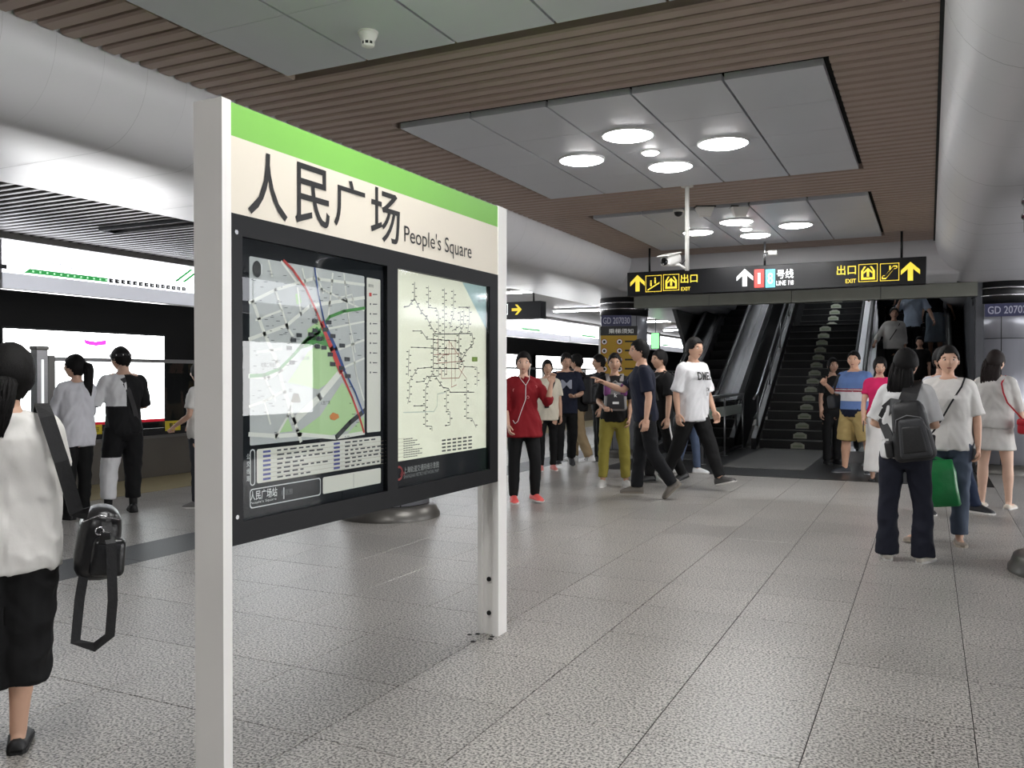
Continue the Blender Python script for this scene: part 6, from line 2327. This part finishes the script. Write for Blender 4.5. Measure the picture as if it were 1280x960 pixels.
ribbon([c + Rb @ V((0.0, 0.0, 0.22)), surf(p18, 0.88, 0.05, -1, 0.05), V((0.06, shR.y, shR.z + 0.085)), surf(p18, 0.85, 0.06, 1, 0.03)], [V((0, -1, 0.2)), V((0, -1, .5)), V((0, 0, 1)), V((0, 1, 0))], 0.12, 0.018, 'sling_strap', M_NYL, t)
ribbon([surf(p18, 0.62, -0.13, -1, 0.02), surf(p18, 0.5, -0.165, -1, 0.015), surf(p18, 0.42, -0.15, -1, 0.03), surf(p18, 0.25, -0.10, -1, 0.04), c + Rb @ V((-0.14, -0.02, -0.14))], V((-0.4, -1, 0)), 0.07, 0.012, 'lower_strap', M_NYL, t)
ribbon([c + Rb @ V((-0.05, -0.03, 0.2)), surf(p18, 0.72, -0.08, -1, 0.02), surf(p18, 0.62, -0.13, -1, 0.018)], V((-0.2, -1, 0.2)), 0.10, 0.014, 'cross_strap', M_NYL, t)

# 19 ---- woman facing, jeans and green bag
p19 = person('woman facing the camera in white tee and blue jeans', 1184, 679, 432, 2, turn=-4, hands=('grip', 'relax'), arms=(((0.12, 0.08, -1), (0.02, 0.20, -1)), ((-0.24, 0.02, -1), (-0.03, 0.1, -1))),
             legs=(((0.22, 0.02, -1), (0.12, 0.0, -1)), ((-0.02, 0.02, -1), (0, 0.0, -1))), feet=((0.7, 0.8, 0), (-0.1, 1, 0)), sex='f', bulk=1.06,
             top=dict(m='white_tee', c=(226, 224, 220), sleeve=0.9, hem=-0.12, ease=0.03, box=0.092, fold=0.006), bottom=dict(kind='pants', m='jeans', c=(74, 84, 100), len=1.9, fit=(.062, .056, .044, .04, .037), fold=0.007),
             shoe=shoes('taupe', (132, 120, 108), mat('sole_taupe', (180, 170, 156), .7), flat=True), hair=dict(style='short', puff=0.07), skin=(212, 170, 146), voxel=0.011)
t = bag_root(p19, 'shopping_bag', 'crumpled green shopping bag beside the blue jeans', 'bag')
wr = p19['A'][0][2]
M_GBAG = mat('bag_green', (24, 120, 62), 0.35, 0, 0.12, 8, bump=0.4, bscale=14)
cb_ = wr + V((-0.11, 0.13, -0.30))
rg = []
for z, w, d in ((-0.20, 0.15, 0.06), (-0.185, 0.165, 0.07), (-0.05, 0.16, 0.06), (0.08, 0.15, 0.045), (0.19, 0.14, 0.018)):
    loop = []
    for k in range(24):
        a = 2 * PI * k / 24
        x, y_ = math.copysign(abs(math.cos(a)) ** .5, math.cos(a)) * w, math.copysign(abs(math.sin(a)) ** .6, math.sin(a)) * d
        q = V((x, y_, z))
        q += V((noise.noise(q * 14), noise.noise(q * 14 + V((4, 0, 0))), 0)) * 0.016
        loop.append(cb_ + Matrix.Rotation(0.1, 3, 'Y') @ q)
    rg.append(loop)
v, f = loft(rg)
MB().add(v, f, 0, True).build('sack', M_GBAG, t)
for s in (0.015, -0.015):
    ribbon([cb_ + V((0.09, s, 0.18)), wr + V((0.03, 0.05 + s, -0.06)), wr + V((0.0, 0.05 + s, -0.07)), wr + V((-0.03, 0.05 + s, -0.07)), cb_ + V((-0.08, s, 0.18))], V((0, 1, 0)), 0.02, 0.003, 'handle', M_GBAG, t)
for k in range(3):
    text_on(lambda u, v: (cb_.x - u, cb_.y + 0.078, cb_.z + v), '市', -0.13, -0.09, -0.16 + k * 0.03, -0.135 + k * 0.03, 0.0).build('lettering', M_PWH, t)
t = bag_root(p19, 'crossbody_bag', 'thin dark crossbody strap over the facing white tee', 'bag')
ribbon([p19['A'][1][0] + V((0.03, 0.03, 0.075)), surf(p19, 0.9, -0.10, 1, 0.022), surf(p19, 0.65, -0.02, 1, 0.03), surf(p19, 0.35, 0.06, 1, 0.028), surf(p19, 0.1, 0.14, 1, 0.02)], [V((0, .4, 1)), V((0, 1, .4)), V((0, 1, 0)), V((0, 1, 0)), V((0, 1, 0))], 0.014, 0.005, 'strap', M_BLACKM, t)
soft_box(surf(p19, 0.02, 0.16, 1, 0.03), (0.14, 0.05, 0.12), 0.018, 'purse', M_LEATHER, t)

# 20 ---- woman in pale dress
p20 = person('woman from behind in short pale dress with long hair', 1243, 635, 437, 168, hands=('relax', 'relax'), arms=(((0.26, 0.15, -1), (0.0, 0.6, -0.5)), ((-0.2, 0.2, -1), (0.2, 0.9, -0.1))), turn=20,
             legs=(((0.10, 0, -1), (0.03, -0.02, -1)), ((-0.07, 0, -1), (-0.02, -0.02, -1))),
             top=dict(m='lace_dress', c=(196, 194, 190), sleeve=1.05, hem=-0.02, ease=0.026, box=0.09, fold=0.007, name='dress'), shoe=shoes('sandal', (206, 196, 182), flat=True),
             bottom=dict(kind='skirt', name='dress_skirt', m='lace_dress', c=(196, 194, 190), hem=0.375, wide=0.122, deep=0.1, waist=0.3), hair=dict(style='long', len=1.75, puff=0.05, mat=mat('hair_brown', (30, 22, 20), 0.62, 0, 0.25, 60, bump=0.3, bscale=160, stretch=(3, 3, 0.25), spec=0.2)), skin=(214, 178, 156), voxel=0.012)
t = bag_root(p20, 'red_purse', 'small red purse hanging beside the pale dress', 'bag')
c = V((0.29, -0.07, p20['PZ'] + 0.02))
M_REDP = mat('purse_red', (176, 26, 40), 0.35)
soft_box(c, (0.09, 0.2, 0.16), 0.03, 'purse_body', M_REDP, t)
soft_box(c + V((0.0, -0.02, 0.05)), (0.096, 0.19, 0.07), 0.02, 'flap', M_REDP, t)
ribbon([c + V((0, -0.02, 0.07)), surf(p20, 0.5, 0.14, -1, 0.06), surf(p20, 0.7, 0.11, -1, 0.05), surf(p20, 0.88, 0.09, -1, 0.04), p20['A'][0][0] + V((-0.05, 0.0, 0.075))], [V((0, -1, 0)), V((0, -1, 0)), V((0, -1, 0)), V((0, -1, .3)), V((0, 0, 1))], 0.016, 0.005, 'chain_strap', M_REDP, t)
# 22 ---- person in dark jeans behind
person('person in dark jeans and black sneakers behind the woman with the green bag', 1176, 643, 434, 30, legs=(((0.05, -0.1, -1), (0.02, -0.1, -1)), ((-0.30, 0.22, -1), (-0.26, 0.12, -1))), feet=((0.1, 1, 0), (-0.5, 1, 0)),
       top=dict(m='white_shirt', c=(212, 212, 218), sleeve=0.8, hem=-0.1), bottom=dict(kind='pants', m='dark_jeans', c=(34, 44, 66), len=1.95), shoe=shoes('dark', (34, 34, 38)), hair=dict(style='short', puff=0.09), voxel=0.014)

# ---- people riding the busy escalator
def rider(label, px, Y, hgt, face=0, **k):
    d = ray(px, 420)
    x = CAM.x + d.x * (Y / d.y)
    kk = math.floor((Y - (16.2 - 0.4)) / 0.36)
    y0 = 16.2 - 0.4 + kk * 0.36
    z = max(0.03, (y0 - 16.2 + 0.25) * ETAN + 0.02)
    return person(label, px, None, None, face, loc=Vector((x, y0 + 0.2, z)), height=hgt, voxel=0.016, group='passengers on the escalator', feet=((0.1, 1, 0), (-0.1, 1, 0)), **k)
r1 = rider('woman in loose white blouse with crossbody strap riding the escalator', 1117, 18.0, 1.6, 8, arms=(((0.5, 0.1, -0.8), (0.35, 0.5, -0.6)), ((-0.2, 0.05, -1), (0, 0.3, -0.9))), hands=('grip', 'relax'),
           top=dict(m='white_blouse', c=(222, 220, 216), sleeve=1.6, hem=-0.05, ease=0.035, box=0.1), bottom=dict(kind='pants', **BLK, len=1.95), shoe=SH_BLACK, hair=dict(style='bun', puff=0.05))
ribbon([surf(r1, 0.92, -0.09, 1, 0.03), surf(r1, 0.6, 0.0, 1, 0.035), surf(r1, 0.2, 0.12, 1, 0.03)], V((0, 1, 0.2)), 0.015, 0.005, 'crossbody_strap', M_NYL, r1['root'])
rider('man in pale blue tee riding the escalator behind the white blouse', 1141, 18.75, 1.72, -10, sex='m', top=dict(m='pale_blue_tee', c=(176, 192, 214), sleeve=0.8, hem=-0.1), bottom=dict(kind='pants', **BLK, len=1.95), shoe=SH_BLACK,
      arms=(((0.3, 0.3, -0.6), (-0.3, 0.5, 0.6)), ((-0.45, 0.2, -0.8), (-0.3, 0.5, -0.6))), hair=dict(style='short'))
rider('woman in black top and pale grey skirt riding the escalator', 1169, 19.3, 1.68, 0, top=dict(m='black', c=(22, 22, 24), sleeve=0.6, hem=0.1), bottom=dict(kind='skirt', m='pale_skirt', c=(150, 164, 176), hem=0.2, wide=0.12, deep=0.09, pleat=0.05),
      arms=(((0.25, 0.05, -1), (0.1, 0.25, -1)), ((-0.35, 0.05, -0.9), (-0.3, 0.3, -0.8))), shoe=SH_BLACKFLAT, hair=dict(style='long', len=0.8))
def hoops(c, i):
    return int(c.z / 0.03) % 2
rider('woman in black and white striped top holding the escalator rail', 1106, 19.8, 1.62, 10, top=dict(m='stripe_white', c=(214, 214, 214), sleeve=0.6, hem=-0.05, extra=[('stripe_black', (24, 24, 26))], paint=hoops, fold=0.003), bottom=dict(kind='pants', **BLK, len=1.95), shoe=SH_BLACK,
      arms=(((0.5, 0.25, -0.8), (0.3, 0.5, -0.7)), ((-0.2, 0.1, -1), (0.1, 0.4, -0.8))), hands=('grip', 'relax'), hair=dict(style='mid'))
rider('dark haired child in black riding low on the escalator', 1150, 17.5, 1.42, -5, nod=14, top=dict(m='black', c=(22, 22, 24), sleeve=0.8, hem=-0.1), bottom=dict(kind='pants', **BLK, len=1.95), shoe=SH_BLACK, hair=dict(style='long', len=0.5))
rider('person in dark clothes riding highest on the escalator', 1148, 20.3, 1.66, 5, top=dict(m='charcoal', c=(22, 23, 26), sleeve=0.8, hem=-0.1), bottom=dict(kind='pants', **BLK, len=1.95), shoe=SH_BLACK, hair=dict(style='mid'))
